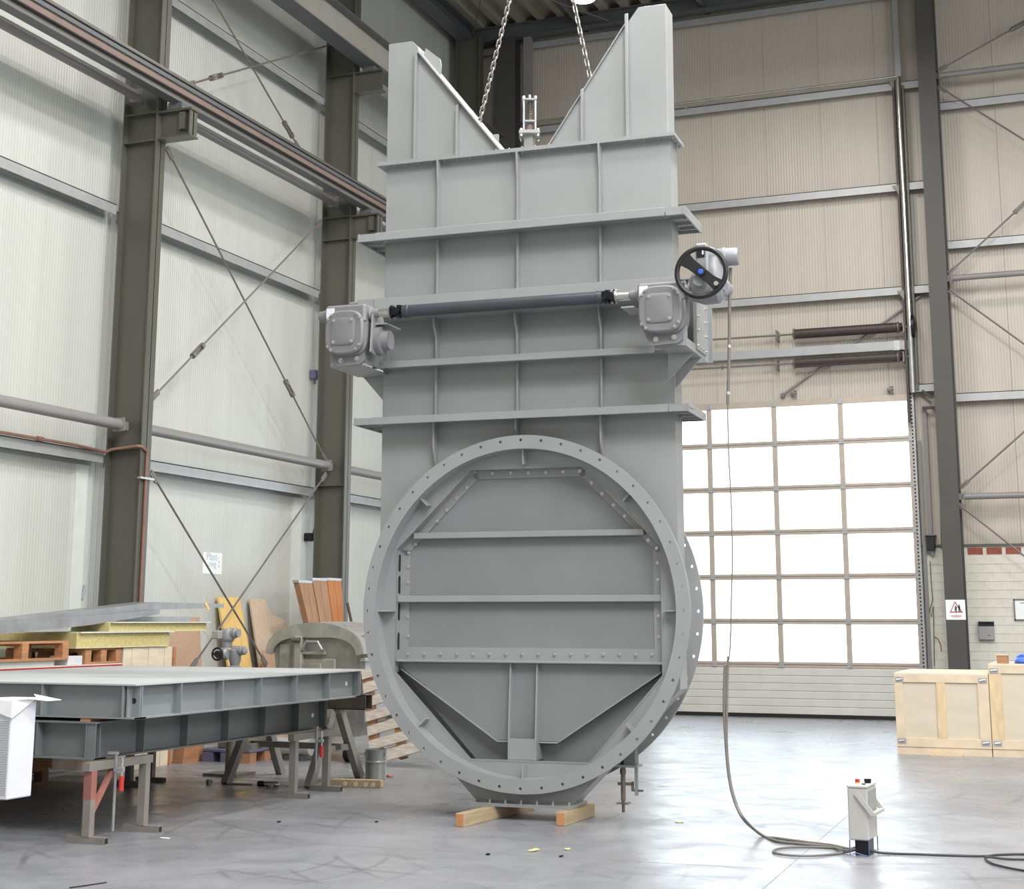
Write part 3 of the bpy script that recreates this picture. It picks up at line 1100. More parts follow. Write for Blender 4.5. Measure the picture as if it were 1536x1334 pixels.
figure(0.51, -0.02, False)
figure(0.69, 0.03, True)
MB().box(sgn(0.27, 0).x, sgn(0.78, 0).x, ys - 0.0055, ys - 0.0045, sgn(0, 0.83).z, sgn(0, 0.795).z).build('red_line', 'red', t)
MB().box(sgn(0.46, 0).x, sgn(0.58, 0).x, ys - 0.0055, ys - 0.0045, sgn(0, 0.73).z, sgn(0, 0.715).z).build('grey_line', 'boxgrey', t)
MB().box(sgn(0.33, 0).x, sgn(0.72, 0).x, ys - 0.0055, ys - 0.0045, sgn(0, 0.90).z, sgn(0, 0.885).z).build('grey_line', 'boxgrey', t)
# letter box
a, b = bk(1467, 932, YW - 0.1), bk(1492, 960, YW - 0.1)
t = thing('letter_box', ((a.x + b.x) / 2, YW - 0.06, b.z), 'small grey box with dark slot on the white brick', 'box')
m = MB().box(a.x, b.x, YW - 0.12, YW - 0.02, b.z, b.z + (a.z - b.z) * 0.72)
m.build('housing', 'boxgrey', t, bevel=0.006)
MB().box(a.x, b.x, YW - 0.09, YW - 0.02, b.z + (a.z - b.z) * 0.72, a.z).build('slot', 'dark', t)
MB().box(a.x, b.x, YW - 0.12, YW - 0.02, a.z - 0.012, a.z).build('lid', 'boxgrey', t)
MB().box(a.x + 0.14, a.x + 0.18, YW - 0.124, YW - 0.12, b.z + 0.06, b.z + 0.075).build('red_mark', 'red', t)
# framed notice
a, b = bk(1520, 899, YW - 0.05), bk(1522, 931, YW - 0.05)
t = thing('notice_frame', (a.x + 0.35, YW - 0.04, b.z), 'dark framed notice on the white brick at the right picture edge', 'notice')
x0, x1 = a.x, a.x + 0.62
MB().box(x0 + 0.01, x1 - 0.01, YW - 0.05, YW - 0.03, b.z + 0.01, a.z - 0.01).build('sheet', 'paper', t)
m = MB()
for q in ((x0, x1, a.z - 0.02, a.z), (x0, x1, b.z, b.z + 0.02), (x0, x0 + 0.02, b.z, a.z), (x1 - 0.02, x1, b.z, a.z)):
    m.box(q[0], q[1], YW - 0.06, YW - 0.03, q[2], q[3])
m.build('frame', 'rod', t)
MB().box(x0 + 0.10, x0 + 0.34, YW - 0.052, YW - 0.05, a.z - 0.07, a.z - 0.055).build('text_line', 'boxgrey', t)

# ------------------------------------------------ things on the left wall
a, b = lf(306, 828, XW + 0.012), lf(333, 862, XW + 0.012)
t = thing('paper_notice', (XW + 0.01, (a.y + b.y) / 2, b.z), 'white paper with faint blue writing on the left wall', 'notice')
MB().box(XW + 0.001, XW + 0.004, a.y, b.y, b.z, a.z).build('sheet', 'paper', t)


def wall_text(txt, y, z, size, parent):
    c = bpy.data.curves.new('writing', 'FONT')
    c.body = txt
    c.size = size
    c.extrude = 0.0006
    tmp = bpy.data.objects.new('writing_tmp', c)
    COL.objects.link(tmp)
    dg = bpy.context.evaluated_depsgraph_get()
    me = bpy.data.meshes.new_from_object(tmp.evaluated_get(dg))
    bpy.data.objects.remove(tmp)
    R_ = Matrix(((0, 0, 1, 0), (1, 0, 0, 0), (0, 1, 0, 0), (0, 0, 0, 1)))
    me.transform(R_)
    me.transform(Matrix.Translation(Vector((XW + 0.0055, y, z)) - root_of(parent).location))
    me.materials.clear()
    me.materials.append(M['ink'])
    o = bpy.data.objects.new('writing', me)
    COL.objects.link(o)
    o.parent = parent


hh = a.z - b.z
wall_text('Plast-', a.y + 0.16 * (b.y - a.y), b.z + hh * 0.64, 0.145, t)
wall_text('ring 2', a.y + 0.30 * (b.y - a.y), b.z + hh * 0.33, 0.12, t)
# copper pipe along the wall and down the column
t = thing('copper_pipe', (-10.49, 15.0, 0), 'brown copper pipe along the left wall and down the nearest column', 'pipe')
zp = lf(0, 648.5, XW + 0.25).z
zt = bk(217, 669, 14.93).z
pts = [Vector((XW + 0.25, 9.95, zp)), Vector((XW + 0.25, 14.3, zp)), Vector((XW + 0.24, 14.86, zp - 0.02)), Vector((-10.9, 14.90, zt - 0.03)), Vector((-10.53, 14.90, zt)), Vector((-10.485, 14.93, zt - 0.01)), Vector((-10.480, 15.02, zt - 0.06)), Vector((-10.48, 15.02, zt - 0.14)), Vector((-10.48, 15.02, 0.3))]
MB().tube(pts, 0.018, 10).build('pipe', 'copper', t, smooth=True)
q = lf(212, 717, -10.48)
MB().box(-10.50, -10.455, 14.88, 15.16, q.z - 0.012, q.z + 0.012).build('pipe_clip', 'zinc', t)
MB().cyl((XW + 0.25, 13.6, zp), (XW + 0.25, 13.7, zp), 0.028, n=10).build('coupling', 'copper', t)
# small devices by the second column
q = lf(467, 806, XW + 0.1)
t = thing('wall_socket', q, 'small black device on the left wall beside the second column', 'socket')
MB().box(XW, XW + 0.14, q.y - 0.06, q.y + 0.09, q.z - 0.06, q.z + 0.06).build('housing', 'black', t, bevel=0.01)
MB().tube([(XW + 0.08, q.y + 0.08, q.z + 0.04), (XW + 0.12, q.y + 0.12, q.z + 0.3), (XW + 0.1, q.y + 0.13, q.z + 3.4)], 0.012, 6).build('conduit', 'rod', t)
q = lf(474, 562, XW + 0.1)
t = thing('junction_box', q, 'small blue grey junction box on the left wall beside the second column', 'socket')
MB().box(XW, XW + 0.12, q.y - 0.04, q.y + 0.12, q.z - 0.07, q.z + 0.07).build('housing', 'violet', t, bevel=0.01)
MB().cyl((XW + 0.06, q.y + 0.04, q.z - 0.14), (XW + 0.06, q.y + 0.04, q.z - 0.07), 0.02, n=10).build('gland', 'rod', t)
q = lf(126, 889, XW + 0.02)
t = thing('wall_plate', q, 'small grey tilted plate on the white wall left of the nearest column', 'plate')
MB().bar((XW + 0.01, q.y - 0.03, q.z - 0.08), (XW + 0.01, q.y + 0.03, q.z + 0.08), 0.02, 0.05, up=(0, 1, 0)).build('plate', 'galv', t)

# lamp in view
q = on(875, -1, (0, 0, 1), 12.05)
t = thing('high_bay_lamp', q, 'bright round high bay lamp under the roof between the chains', 'lamp')
MB().lathe(q, (0, 0, 1), [(0.0, -0.03), (0.10, -0.025), (0.18, -0.01), (0.20, 0.0), (0.20, 0.01)], 28).build('bulb', 'lampglow', t)
MB().lathe(q, (0, 0, 1), [(0.215, 0.0), (0.22, 0.02), (0.16, 0.2), (0.10, 0.32), (0.10, 0.55), (0.0, 0.56)], 28).build('reflector', 'galv', t, smooth=True)
MB().cyl(q + Vector((0, 0, 0.55)), (q.x, q.y, ZC), 0.012, n=8).build('suspension', 'rod', t)

# ================================================================== SLIDE GATE VALVE
VR = math.radians(2.0)
VO = Vector((-4.52, 11.85, 0))
vx = Vector((math.cos(VR), math.sin(VR), 0))
vy = Vector((-math.sin(VR), math.cos(VR), 0))


def vl(x, y, dep):
    """local valve coordinates of a picture point on the plane at depth dep"""
    P = on(x, y, vy, VO.dot(vy) + dep)
    d = P - VO
    return Vector((d.dot(vx), dep, P.z))


V = thing('slide_gate_valve', VO, 'tall grey steel gate valve with round flange, hanging in the middle of the hall', 'gate valve', rz=VR, local=True)
U0, HB = -0.025, 1.33
BL, BR = U0 - HB, U0 + HB
VF, VB = 0.16, 0.42                 # body front and back plates
ZCN, RX, RZ = 1.683, 1.43, 1.467     # flange centre and radii


def flange(v0, v1, name):
    n = 48
    rin, rh, rout = 0.922, 0.971, 1.0
    hr = 0.0125
    m = MB()
    K = 16
    for s_ in range(n):
        a0 = 2 * PI * (s_ - 0.5) / n
        a1 = 2 * PI * (s_ + 0.5) / n
        ac = (a0 + a1) / 2
        bnd = []
        for i in range(4):
            bnd.append((a0 + (a1 - a0) * i / 4, rin))
        for i in range(4):
            bnd.append((a1, rin + (rout - rin) * i / 4))
        for i in range(4):
            bnd.append((a1 + (a0 - a1) * i / 4, rout))
        for i in range(4):
            bnd.append((a0, rout + (rin - rout) * i / 4))
        hc = Vector((RX * rh * math.sin(ac), 0, ZCN + RZ * rh * math.cos(ac)))
        B = [Vector((RX * r * math.sin(a), 0, ZCN + RZ * r * math.cos(a))) for a, r in bnd]
        H = []
        for p in B:
            d = (p - hc).normalized()
            H.append(hc + d * hr)
        vs, fs = [], []
        for v in (v0, v1):
            vs += [Vector((p.x, v, p.z)) for p in B] + [Vector((p.x, v, p.z)) for p in H]
        for i in range(K):
            j = (i + 1) % K
            fs.append([i, j, K + j, K + i])
            fs.append([2 * K + i, 2 * K + j, 3 * K + j, 3 * K + i])
            fs.append([K + i, K + j, 3 * K + j, 3 * K + i])
            if i < 4 or 8 <= i < 12:
                fs.append([i, j, 2 * K + j, 2 * K + i])
        m.add(vs, fs)
    return m.build(name, 'valve', V)


def ell(r, v, n=96):
    return [Vector((RX * r * math.sin(2 * PI * i / n), v, ZCN + RZ * r * math.cos(2 * PI * i / n))) for i in range(n)]


def spool(v0, v1, fillet, name, parent):
    n = 96
    rings = []
    if fillet:
        rings = [ell(0.932, v0 + 0.0, n), ell(0.926, v0 + 0.012, n), ell(0.922, v0 + 0.035, n), ell(0.921, v1, n), ell(0.934, v1, n), ell(0.934, v0 + 0.03, n)]
    else:
        rings = [ell(0.921, v0, n), ell(0.921, v1, n), ell(0.934, v1, n), ell(0.934, v0, n)]
    m = MB()
    vs = [p for r in rings for p in r]
    fs = []
    R_ = len(rings)
    for i in range(R_):
        i2 = (i + 1) % R_
        for k in range(n):
            k2 = (k + 1) % n
            fs.append([i * n + k, i * n + k2, i2 * n + k2, i2 * n + k])
    return m.add(vs, fs).build(name, 'valve', parent, smooth=True)


ff = flange(0.0, 0.03, 'front_flange')
spool(0.001, VF, True, 'flange_neck', ff)
bf = flange(0.505, 0.535, 'rear_flange')
spool(VB, 0.534, False, 'flange_neck', bf)
# body
OCT = [(-1.195, 2.207), (-0.508, 2.880), (0.492, 2.880), (1.160, 2.207), (1.160, 1.168), (0.54, 0.468), (-0.50, 0.468), (-1.195, 1.168)]
body = [(BL, 5.69), (BL, 1.06), (-0.43, 0.125), (0.385, 0.125), (BR, 1.06), (BR, 5.69)]
P3 = lambda poly, v: [Vector((a, v, b)) for a, b in poly]
fp = plate_hole(P3(body, VF), P3(OCT, VF), (0, 0.014, 0)).build('front_plate', 'valve', V)
MB().prism(P3(body, VB - 0.014), (0, 0.014, 0)).build('rear_plate', 'valve', V)
m = MB()
for i in range(len(body)):
    a, b = body[i], body[(i + 1) % len(body)]
    if i in (5,):
        continue
    pa, pb_ = Vector((a[0], 0, a[1])), Vector((b[0], 0, b[1]))
    d = (pb_ - pa).normalized()
    nrm = Vector((-d.z, 0, d.x)) * 0.014
    cen = Vector((U0, 0, 2.5))
    if nrm.dot(cen - pa) < 0:
        nrm = -nrm
    m.prism([Vector((p.x, VF + 0.014, p.z)) for p in (pa, pb_, pb_ + nrm, pa + nrm)], (0, VB - VF - 0.028, 0))
m.build('side_plates', 'valve', V)
# octagon liner around the opening
m = MB()
n_ = len(OCT)
for i in range(n_):
    a, b = OCT[i], OCT[(i + 1) % n_]
    low = i in (4, 5, 6)
    d1 = 0.03 if low else 0.10
    pa, pb_ = Vector((a[0], VF - 0.004, a[1])), Vector((b[0], VF - 0.004, b[1]))
    c = Vector((U0, VF, 1.68))
    oa, ob = pa + (pa - c).normalized() * 0.012, pb_ + (pb_ - c).normalized() * 0.012
    m.prism([pa, pb_, ob, oa], (0, d1, 0))
li = m.build('opening_frame', 'valve', V)
# thin dark plates painting the shade of slots in the left liner face
for z0, z1 in ((2.02, 2.17), (1.83, 1.985), (1.60, 1.75), (1.35, 1.50)):
    m = MB()
    pts = []
    for k in range(9):
        a = PI * k / 8
        pts.append(Vector((OCT[0][0] + 0.002, 0.222 + 0.02 * math.cos(a), z1 - 0.02 + 0.02 * math.sin(a))))
    for k in range(9):
        a = PI + PI * k / 8
        pts.append(Vector((OCT[0][0] + 0.002, 0.222 + 0.02 * math.cos(a), z0 + 0.02 + 0.02 * math.sin(a))))
    m.prism(pts, (0.002, 0, 0)).build('slot', 'dark', li)
# gate disc
g = [(-1.24, 2.25), (-0.53, 2.93), (0.51, 2.93), (1.21, 2.25), (1.21, 1.19), (-1.24, 1.19)]
gate = MB().prism(P3(g, 0.265), (0, 0.03, 0)).build('gate_disc', 'gate', V)
g = [(-1.185, 1.20), (1.19, 1.20), (1.19, 1.13), (0.555, 0.42), (-0.485, 0.42), (-1.165, 1.13)]
MB().prism(P3(g, 0.345), (0, 0.015, 0)).build('lower_back_plate', 'gate', V)
BV = Bolts((0, -1, 0), 0.0115, 0.014, 'zinc')


def strip(a, b, wdt, v=0.252):
    a, b = Vector((a[0], v, a[1])), Vector((b[0], v, b[1]))
    d = (b - a).normalized()
    nrm = Vector((-d.z, 0, d.x))
    if nrm.dot(Vector((U0, v, 1.7)) - a) < 0:
        nrm = -nrm
    return MB().prism([a, b, b + nrm * wdt + d * -0.0, a + nrm * wdt], (0, 0.012, 0)).build('clamping_strip', 'valve', V), a, b, nrm, d


st = []
st.append(strip(OCT[1], OCT[2], 0.07))
st.append(strip(OCT[0], OCT[1], 0.07))
st.append(strip(OCT[2], OCT[3], 0.07))
st.append(strip((OCT[7][0], 1.27), OCT[0], 0.085))
st.append(strip((OCT[3][0], 1.27), OCT[3], 0.085))
strip_low = MB().prism(P3([(-1.11, 1.27), (1.08, 1.27), (1.08, 1.375), (-1.11, 1.375)], 0.254), (0, 0.011, 0)).build('clamping_strip', 'valve', V)
bpx_top = [(712, 708), (738.6, 710), (766.5, 709.5), (793, 709.5), (819, 709), (845, 708)]
BV.put(st[0][0], [vl(x, y, 0.252) for x, y in bpx_top])
BV.put(st[1][0], [vl(x / 2.15 + 520, yy / 2.152 + 620, 0.252) for x, yy in ((388, 240), (356, 275), (323, 313), (293, 349), (223, 424))])
BV.put(st[2][0], [vl(x / 2.15 + 780, yy / 2.152 + 620, 0.252) for x, yy in ((193, 187), (231, 225), (265, 260), (302, 296), (338, 332), (413, 410))])
BV.put(st[3][0], [vl(x / 2.15 + 520, yy / 2.152 + 620, 0.252) for x, yy in ((200, 452), (200, 496), (200, 547), (198, 658), (199, 720))])
BV.put(st[4][0], [vl(x / 2.15 + 780, yy / 2.152 + 620, 0.252) for x, yy in ((441, 436), (443, 483), (445, 538), (447, 655), (448, 722))])
BV.put(strip_low, [vl(612.5 + 24.4 * i, 981.5 + 0.05 * i, 0.254) for i in range(16)])


def hbar(z0, z1, ua, ub, va, vb, name='cross_bar'):
    return MB().box(ua, ub, va, vb, z0, z1).build(name, 'valve', V, bevel=0.004)


hbar(2.300, 2.352, -1.05, 1.012, 0.185, 0.262)
hbar(1.757, 1.812, OCT[0][0] + 0.002, OCT[3][0] - 0.002, 0.185, 0.262)
hbar(1.252, 1.270, OCT[0][0] + 0.002, OCT[3][0] - 0.002, 0.165, 0.262)
# lower part of the gate: plate, V shaped rim, two upright ribs and a cover
lowp = MB().prism(P3([(-1.15, 1.252), (-1.15, 1.19), (-0.30, 0.62), (0.26, 0.62), (1.12, 1.19), (1.12, 1.252)], 0.245), (0, 0.018, 0)).build('lower_plate', 'gate', V)
vr = [(-1.17, 1.185), (-0.285, 0.605), (0.245, 0.605), (1.135, 1.185)]
for i in (0, 1, 2):
    a, b = Vector((vr[i][0], 0.225, vr[i][1])), Vector((vr[i + 1][0], 0.225, vr[i + 1][1]))
    d0, d1 = (0.125, 0.07) if i == 0 else ((0.07, 0.125) if i == 2 else (0.07, 0.07))
    w0 = 0.012
    for q0, q1 in (((a, Vector((-0.166, 0.225, 0.605))), (Vector((0.085, 0.225, 0.605)), b)) if i == 1 else ((a, b),)):
        m = MB()
        lo = [Vector((q0.x, 0.228, q0.z)), Vector((q0.x, 0.228 + d0, q0.z)), Vector((q0.x, 0.228 + d0, q0.z + w0)), Vector((q0.x, 0.228, q0.z + w0))]
        hi = [Vector((q1.x, 0.228, q1.z)), Vector((q1.x, 0.228 + d1, q1.z)), Vector((q1.x, 0.228 + d1, q1.z + w0)), Vector((q1.x, 0.228, q1.z + w0))]
        m.hexa(lo, hi).build('rim', 'valve', lowp)
for u in (-0.165, 0.070):
    MB().prism([Vector((u, v, z)) for v, z in ((0.205, 1.25), (0.345, 1.25), (0.345, 0.47), (0.16, 0.47), (0.16, 0.62))], (0.014, 0, 0)).build('upright_rib', 'valve', lowp)
MB().box(-0.165, 0.070, 0.165, 0.18, 0.47, 0.64).build('cover_plate', 'valve', lowp)
# gussets between flange neck and opening frame
for k in range(8):
    a = PI / 4 * k
    dx, dz = math.sin(a), math.cos(a)
    r1 = 0.922
    r0 = 0.922 - (0.125 if k % 2 == 0 else 0.085) / 1.43 if k not in (4,) else 0.85
    if k == 0:
        r0 = 0.835
    p1_ = Vector((RX * r1 * dx, 0.05, ZCN + RZ * r1 * dz))
    p0_ = Vector((RX * r0 * dx, 0.05, ZCN + RZ * r0 * dz))
    tn = Vector((dz, 0, -dx)) * 0.007
    m = MB().prism([p1_ - tn, p0_ - tn + Vector((0, 0.015, 0)), Vector((p0_.x, VF, p0_.z)) - tn, Vector((p1_.x, VF, p1_.z)) - tn], tn * 2)
    m.build('gusset', 'valve', ff)

# upright ribs on the body front
RU = (-0.822, -0.066, 0.688)


def rib(u, pts):
    return MB().prism([Vector((u - 0.008, v, z)) for v, z in pts], (0.016, 0, 0)).build('upright_rib', 'valve', V)


for i, u in enumerate(RU):
    rib(u, [(VF, 5.69), (0.07, 5.69), (0.085, 5.50), (0.10, 5.44), (0.10, 5.02), (VF, 5.02)])
    rib(u, [(VF, 4.95), (0.10, 4.95), (0.10, 4.42), (VF, 4.42)])
    rib(u, [(VF, 4.235), (0.02, 4.235), (0.03, 4.16), (0.09, 4.06), (0.10, 3.85), (VF, 3.85)])
    rib(u, [(VF, 3.79), (0.10, 3.79), (0.10, 3.375), (VF, 3.375)])
    zb = (2.92, 3.145, 2.92)[i]
    rib(u, [(VF, 3.31), (0.05, 3.31), (0.06, 3.31 - (3.31 - zb) * 0.6), (0.12, zb), (VF, zb)])

# stiffening beams around the body
EXT = 0.17


def beam_frame(z0, z1, ends=True, full=True, ulo=None, uhi=None):
    b = MB().box(ulo if ulo is not None else BL - 0.004, uhi if uhi is not None else BR - 0.008, -0.075, -0.060, z0, z1).build('stiffening_beam', 'valve', V, bevel=0.003)
    zm = (z0 + z1) / 2
    # horizontal web on the front, back and sides
    m = MB()
    for q in ((BL - (EXT if ends else 0), BR + (EXT if ends else 0), -0.06, VF), (BL - (EXT if ends else 0), BR + (EXT if ends else 0), VB, 0.58)):
        m.box(q[0], q[1], q[2], q[3], zm - 0.006, zm + 0.006)
    if ends:
        m.box(BL - EXT, BL, VF, VB, zm - 0.006, zm + 0.006)
        m.box(BR, BR + EXT, VF, VB, zm - 0.006, zm + 0.006)
    m.build('web_plate', 'valve', b)
    MB().box(BL - (EXT if ends else 0), BR + (EXT if ends else 0), 0.58, 0.595, z0, z1).build('rear_bar', 'valve', b)
    if ends:
        for s_, e in ((-1, BL), (1, BR)):
            x_in, x_out = e, e + s_ * EXT
            MB().box(x_in, x_out, -0.068, -0.058, z0 + 0.003, z1 - 0.003).build('end_bar', 'valve', b)
            MB().box(x_out - s_ * 0.014, x_out, -0.075, 0.595, z0, z1).build('end_plate', 'valve', b)
            for v in (0.10, 0.30, 0.46):
                MB().box(x_in, x_out - s_ * 0.014, v, v + 0.012, z0 + 0.004, zm - 0.006).build('cross_rib', 'valve', b)
    return b


beam_frame(4.942, 5.016)
beam_frame(3.283, 3.348)
beam_frame(3.780, 3.838, ends=False, uhi=1.19)
b2 = MB().box(BL - 0.0, 1.40, -0.075, -0.060, 4.245, 4.412).build('stiffening_beam', 'valve', V, bevel=0.003)
MB().box(BL, BR, -0.06, VF, 4.398, 4.412).build('web_plate', 'valve', b2)
MB().box(BL, BR, -0.10, VF, 4.232, 4.247).build('web_plate', 'valve', b2)
MB().box(BL - 0.16, BL, -0.068, -0.055, 4.30, 4.412).build('end_bar', 'valve', b2)

# top flange pair with bolts
tf = MB().box(BL - 0.065, BR + 0.06, 0.075, 0.445, 5.688, 5.706).build('top_flange', 'valve', V)
MB().box(BL - 0.06, BR + 0.055, 0.078, 0.442, 5.7075, 5.724).build('counter_flange', 'valve', tf)
BZ = Bolts((0, 0, 1), 0.012, 0.010, 'valve')
us = [BL - 0.03 + i * (2 * HB + 0.06) / 22 for i in range(23)]
BZ.put(tf, [(u, 0.11, 5.724) for u in us] + [(BR + 0.03, v, 5.724) for v in (0.2, 0.3, 0.4)])
BZd = Bolts((0, 0, -1), 0.012, 0.010, 'valve')
BZd.put(tf, [(u, 0.115, 5.688) for u in us if min(abs(u - r) for r in RU) > 0.03] + [(BR + 0.03, v, 5.688) for v in (0.2, 0.3, 0.4)])
# two bonnet towers
TLp = [(-1.36, 5.724), (-1.36, 6.895), (-1.125, 6.895), (-1.062, 6.835), (-1.050, 6.765), (-0.235, 5.724)]
TRp = [(0.205, 5.724), (0.935, 6.79), (0.972, 6.84), (1.040, 6.93), (1.288, 6.93), (1.288, 5.724)]
tl = MB().prism(P3(TLp, VF), (0, VB - VF, 0)).build('bonnet_tower', 'valve', V, bevel=0.004)
tr_ = MB().prism(P3(TRp, VF), (0, VB - VF, 0)).build('bonnet_tower', 'valve', V, bevel=0.004)
tr_['label'] = 'right tower of the bonnet, sloping face to the left'
tl['label'] = 'left tower of the bonnet, bright sloping face to the right'
for par, u, zt in ((tl, -1.062, 6.78), (tl, -0.650, 6.225), (tr_, 0.940, 6.885), (tr_, 0.530, 6.235)):
    MB().prism([Vector((u - 0.009, v, z)) for v, z in ((VF, 5.724), (0.10, 5.724), (0.10, zt - 0.03), (VF, zt))], (0.018, 0, 0)).build('tower_rib', 'valve', par)
MB().prism([Vector((u, 0.30, z)) for u, z in ((-1.062, 6.80), (-1.045, 6.87), (-0.90, 6.745), (-0.885, 6.67), (-0.90, 6.56))], (0, 0.02, 0)).build('lifting_lug', 'valve', tl)
MB().prism([Vector((u, 0.30, z)) for u, z in ((0.93, 6.75), (0.935, 6.875), (0.955, 6.89), (0.97, 6.83))], (0, 0.02, 0)).build('lifting_lug', 'valve', tr_)
d_ = Vector((0.785, 0, 0.62)).normalized() * 0.012
MB().prism([Vector((-1.050, 0.11, 6.765)), Vector((-0.235, 0.11, 5.724)), Vector((-0.235, 0.11, 5.724)) + d_, Vector((-1.050, 0.11, 6.765)) + d_], (0, 0.43, 0)).build('slope_plate', 'valve', tl)
MB().prism([Vector((0.205, 0.14, 5.724)), Vector((0.935, 0.14, 6.79)), Vector((0.925, 0.14, 6.797)), Vector((0.195, 0.14, 5.731))], (0, 0.32, 0)).build('slope_plate', 'valve', tr_)
# inner lugs that carry the chain hooks
for par, u0_, z0_ in ((tl, -0.42, 5.95), (tr_, 0.42, 6.03)):
    MB().box(u0_ - 0.04, u0_ + 0.04, VB + 0.05, VB + 0.07, z0_ - 0.06, z0_ + 0.06).build('lifting_lug', 'valve', par)

# spindle gland on the top flange
gl = MB().box(-0.045, 0.035, 0.22, 0.30, 5.724, 5.90).build('spindle_gland', 'valve', V)
GC = Vector((-0.005, 0.26, 0))
R45 = Matrix.Rotation(math.radians(18), 3, 'Z')


def gsq(h, z0, z1):
    c = [GC + R45 @ Vector((a * h, b * h, 0)) for a, b in ((-1, -1), (1, -1), (1, 1), (-1, 1))]
    return MB().hexa([Vector((p.x, p.y, z0)) for p in c], [Vector((p.x, p.y, z1)) for p in c])


gsq(0.095, 5.885, 5.90).build('gland_plate', 'valve', gl)
gsq(0.092, 5.9015, 5.915).build('gland_plate', 'valve', gl)
gsq(0.062, 6.00, 6.015).build('gland_plate', 'valve', gl)
gsq(0.066, 6.205, 6.22).build('gland_plate', 'valve', gl)
for a, b in ((-1, -1), (1, -1), (1, 1), (-1, 1)):
    p = GC + R45 @ Vector((a * 0.052, b * 0.052, 0))
    MB().cyl((p.x, p.y, 5.915), (p.x, p.y, 6.24), 0.010, n=10).build('gland_rod', 'galv', gl, smooth=True)
    MB().cyl((p.x, p.y, 6.22), (p.x, p.y, 6.24), 0.017, n=6).build('nut', 'zinc', gl)
    p = GC + R45 @ Vector((a * 0.075, b * 0.075, 0))
    MB().cyl((p.x, p.y, 5.86), (p.x, p.y, 5.93), 0.012, n=6).build('nut', 'zinc', gl)
pts = [GC + Vector((0.026 * math.cos(i * 0.7), 0.026 * math.sin(i * 0.7), 6.02 + i * 0.0016)) for i in range(112)]
MB().tube(pts, 0.006, 5).build('spring', 'rawsteel', gl)
MB().cyl(GC + Vector((0, 0, 5.915)), GC + Vector((0, 0, 5.98)), 0.034, n=16).build('packing', 'cranered', gl)
MB().cyl(GC + Vector((0, 0, 6.22)), GC + Vector((0, 0, 6.27)), 0.014, n=12).build('spindle', 'zinc', gl)

# bottom foot flange with bolts
bt = MB().box(-0.455, 0.41, 0.06, 0.53, 0.105, 0.118).build('foot_flange', 'valve', V)
MB().box(-0.455, 0.41, 0.06, 0.53, 0.119, 0.131).build('counter_flange', 'valve', bt)
pts = [(-0.43 + i * 0.136, 0.085, 0.131) for i in range(7)] + [(0.385, v, 0.131) for v in (0.18, 0.28, 0.38, 0.48)] + [(-0.43, v, 0.131) for v in (0.2, 0.34, 0.48)]
BZ2 = Bolts((0, 0, 1), 0.011, 0.022)
BZ2.put(bt, pts)
MB().box(-0.40, 0.36, VF - 0.02, VF, 0.131, 0.14).build('weld_bar', 'valve', bt)
# drain fitting under the rear right side
DPc = vl(942, 1148, 0.43)
dd = MB().box(DPc.x - 0.02, DPc.x + 0.075, 0.37, 0.485, DPc.z + 0.006, DPc.z + 0.42).build('drain_box', 'platdark', V)
MB().box(DPc.x - 0.10, DPc.x + 0.10, 0.34, 0.52, DPc.z - 0.012, DPc.z + 0.006).build('drain_plate', 'valve', dd)
a = vl(934.5, 1155, 0.42)
b = vl(935.5, 1219, 0.42)
m = MB().cyl((a.x, 0.42, DPc.z), (a.x, 0.42, b.z + 0.09), 0.020, n=12)
m.cyl((a.x, 0.42, b.z), (a.x, 0.42, b.z + 0.10), 0.013, n=12)
m.cyl((a.x, 0.42, DPc.z - 0.07), (a.x, 0.42, DPc.z - 0.03), 0.027, n=6)
m.box(a.x - 0.05, a.x + 0.05, 0.37, 0.47, b.z + 0.068, b.z + 0.078)
m.build('drain_pipe', 'rawsteel', dd)
z_ = vl(934, 1176, 0.42).z
m = MB().box(a.x - 0.045, a.x + 0.09, 0.41, 0.43, z_ - 0.012, z_ + 0.012)
m.box(a.x + 0.07, a.x + 0.09, 0.41, 0.43, z_ - 0.055, z_ + 0.02)
m.cyl((a.x + 0.08, 0.42, z_ - 0.05), (a.x + 0.17, 0.42, z_ - 0.05), 0.009, n=8)
m.build('drain_lever', 'rawsteel', dd)
MB().box(a.x + 0.10, a.x + 0.125, 0.41, 0.44, z_ - 0.09, DPc.z).build('guide_rod', 'valve', dd)

# ---------------------------------------------------- gearboxes, shaft, drive
def superell(cx, cz, rx, rz, v, n=40, e=0.62):
    out = []
    for i in range(n):
        a = 2 * PI * i / n
        c, s_ = math.cos(a), math.sin(a)
        out.append(Vector((cx + rx * math.copysign(abs(c) ** e, c), v, cz + rz * math.copysign(abs(s_) ** e, s_))))
    return out


def loft(rings):
    n = len(rings[0])
    vs = [p for r in rings for p in r]
    fs = [list(range(n))[::-1], [(len(rings) - 1) * n + k for k in range(n)]]
    for i in range(len(rings) - 1):
        for k in range(n):
            k2 = (k + 1) % n
            fs.append([i * n + k, i * n + k2, (i + 1) * n + k2, (i + 1) * n + k])
    return MB().add(vs, fs)


BG = Bolts((0, -1, 0), 0.012, 0.014)
BGl = Bolts((0, -1, 0), 0.017, 0.016)
SZ, SV = 4.205, -0.40      # shaft height and depth


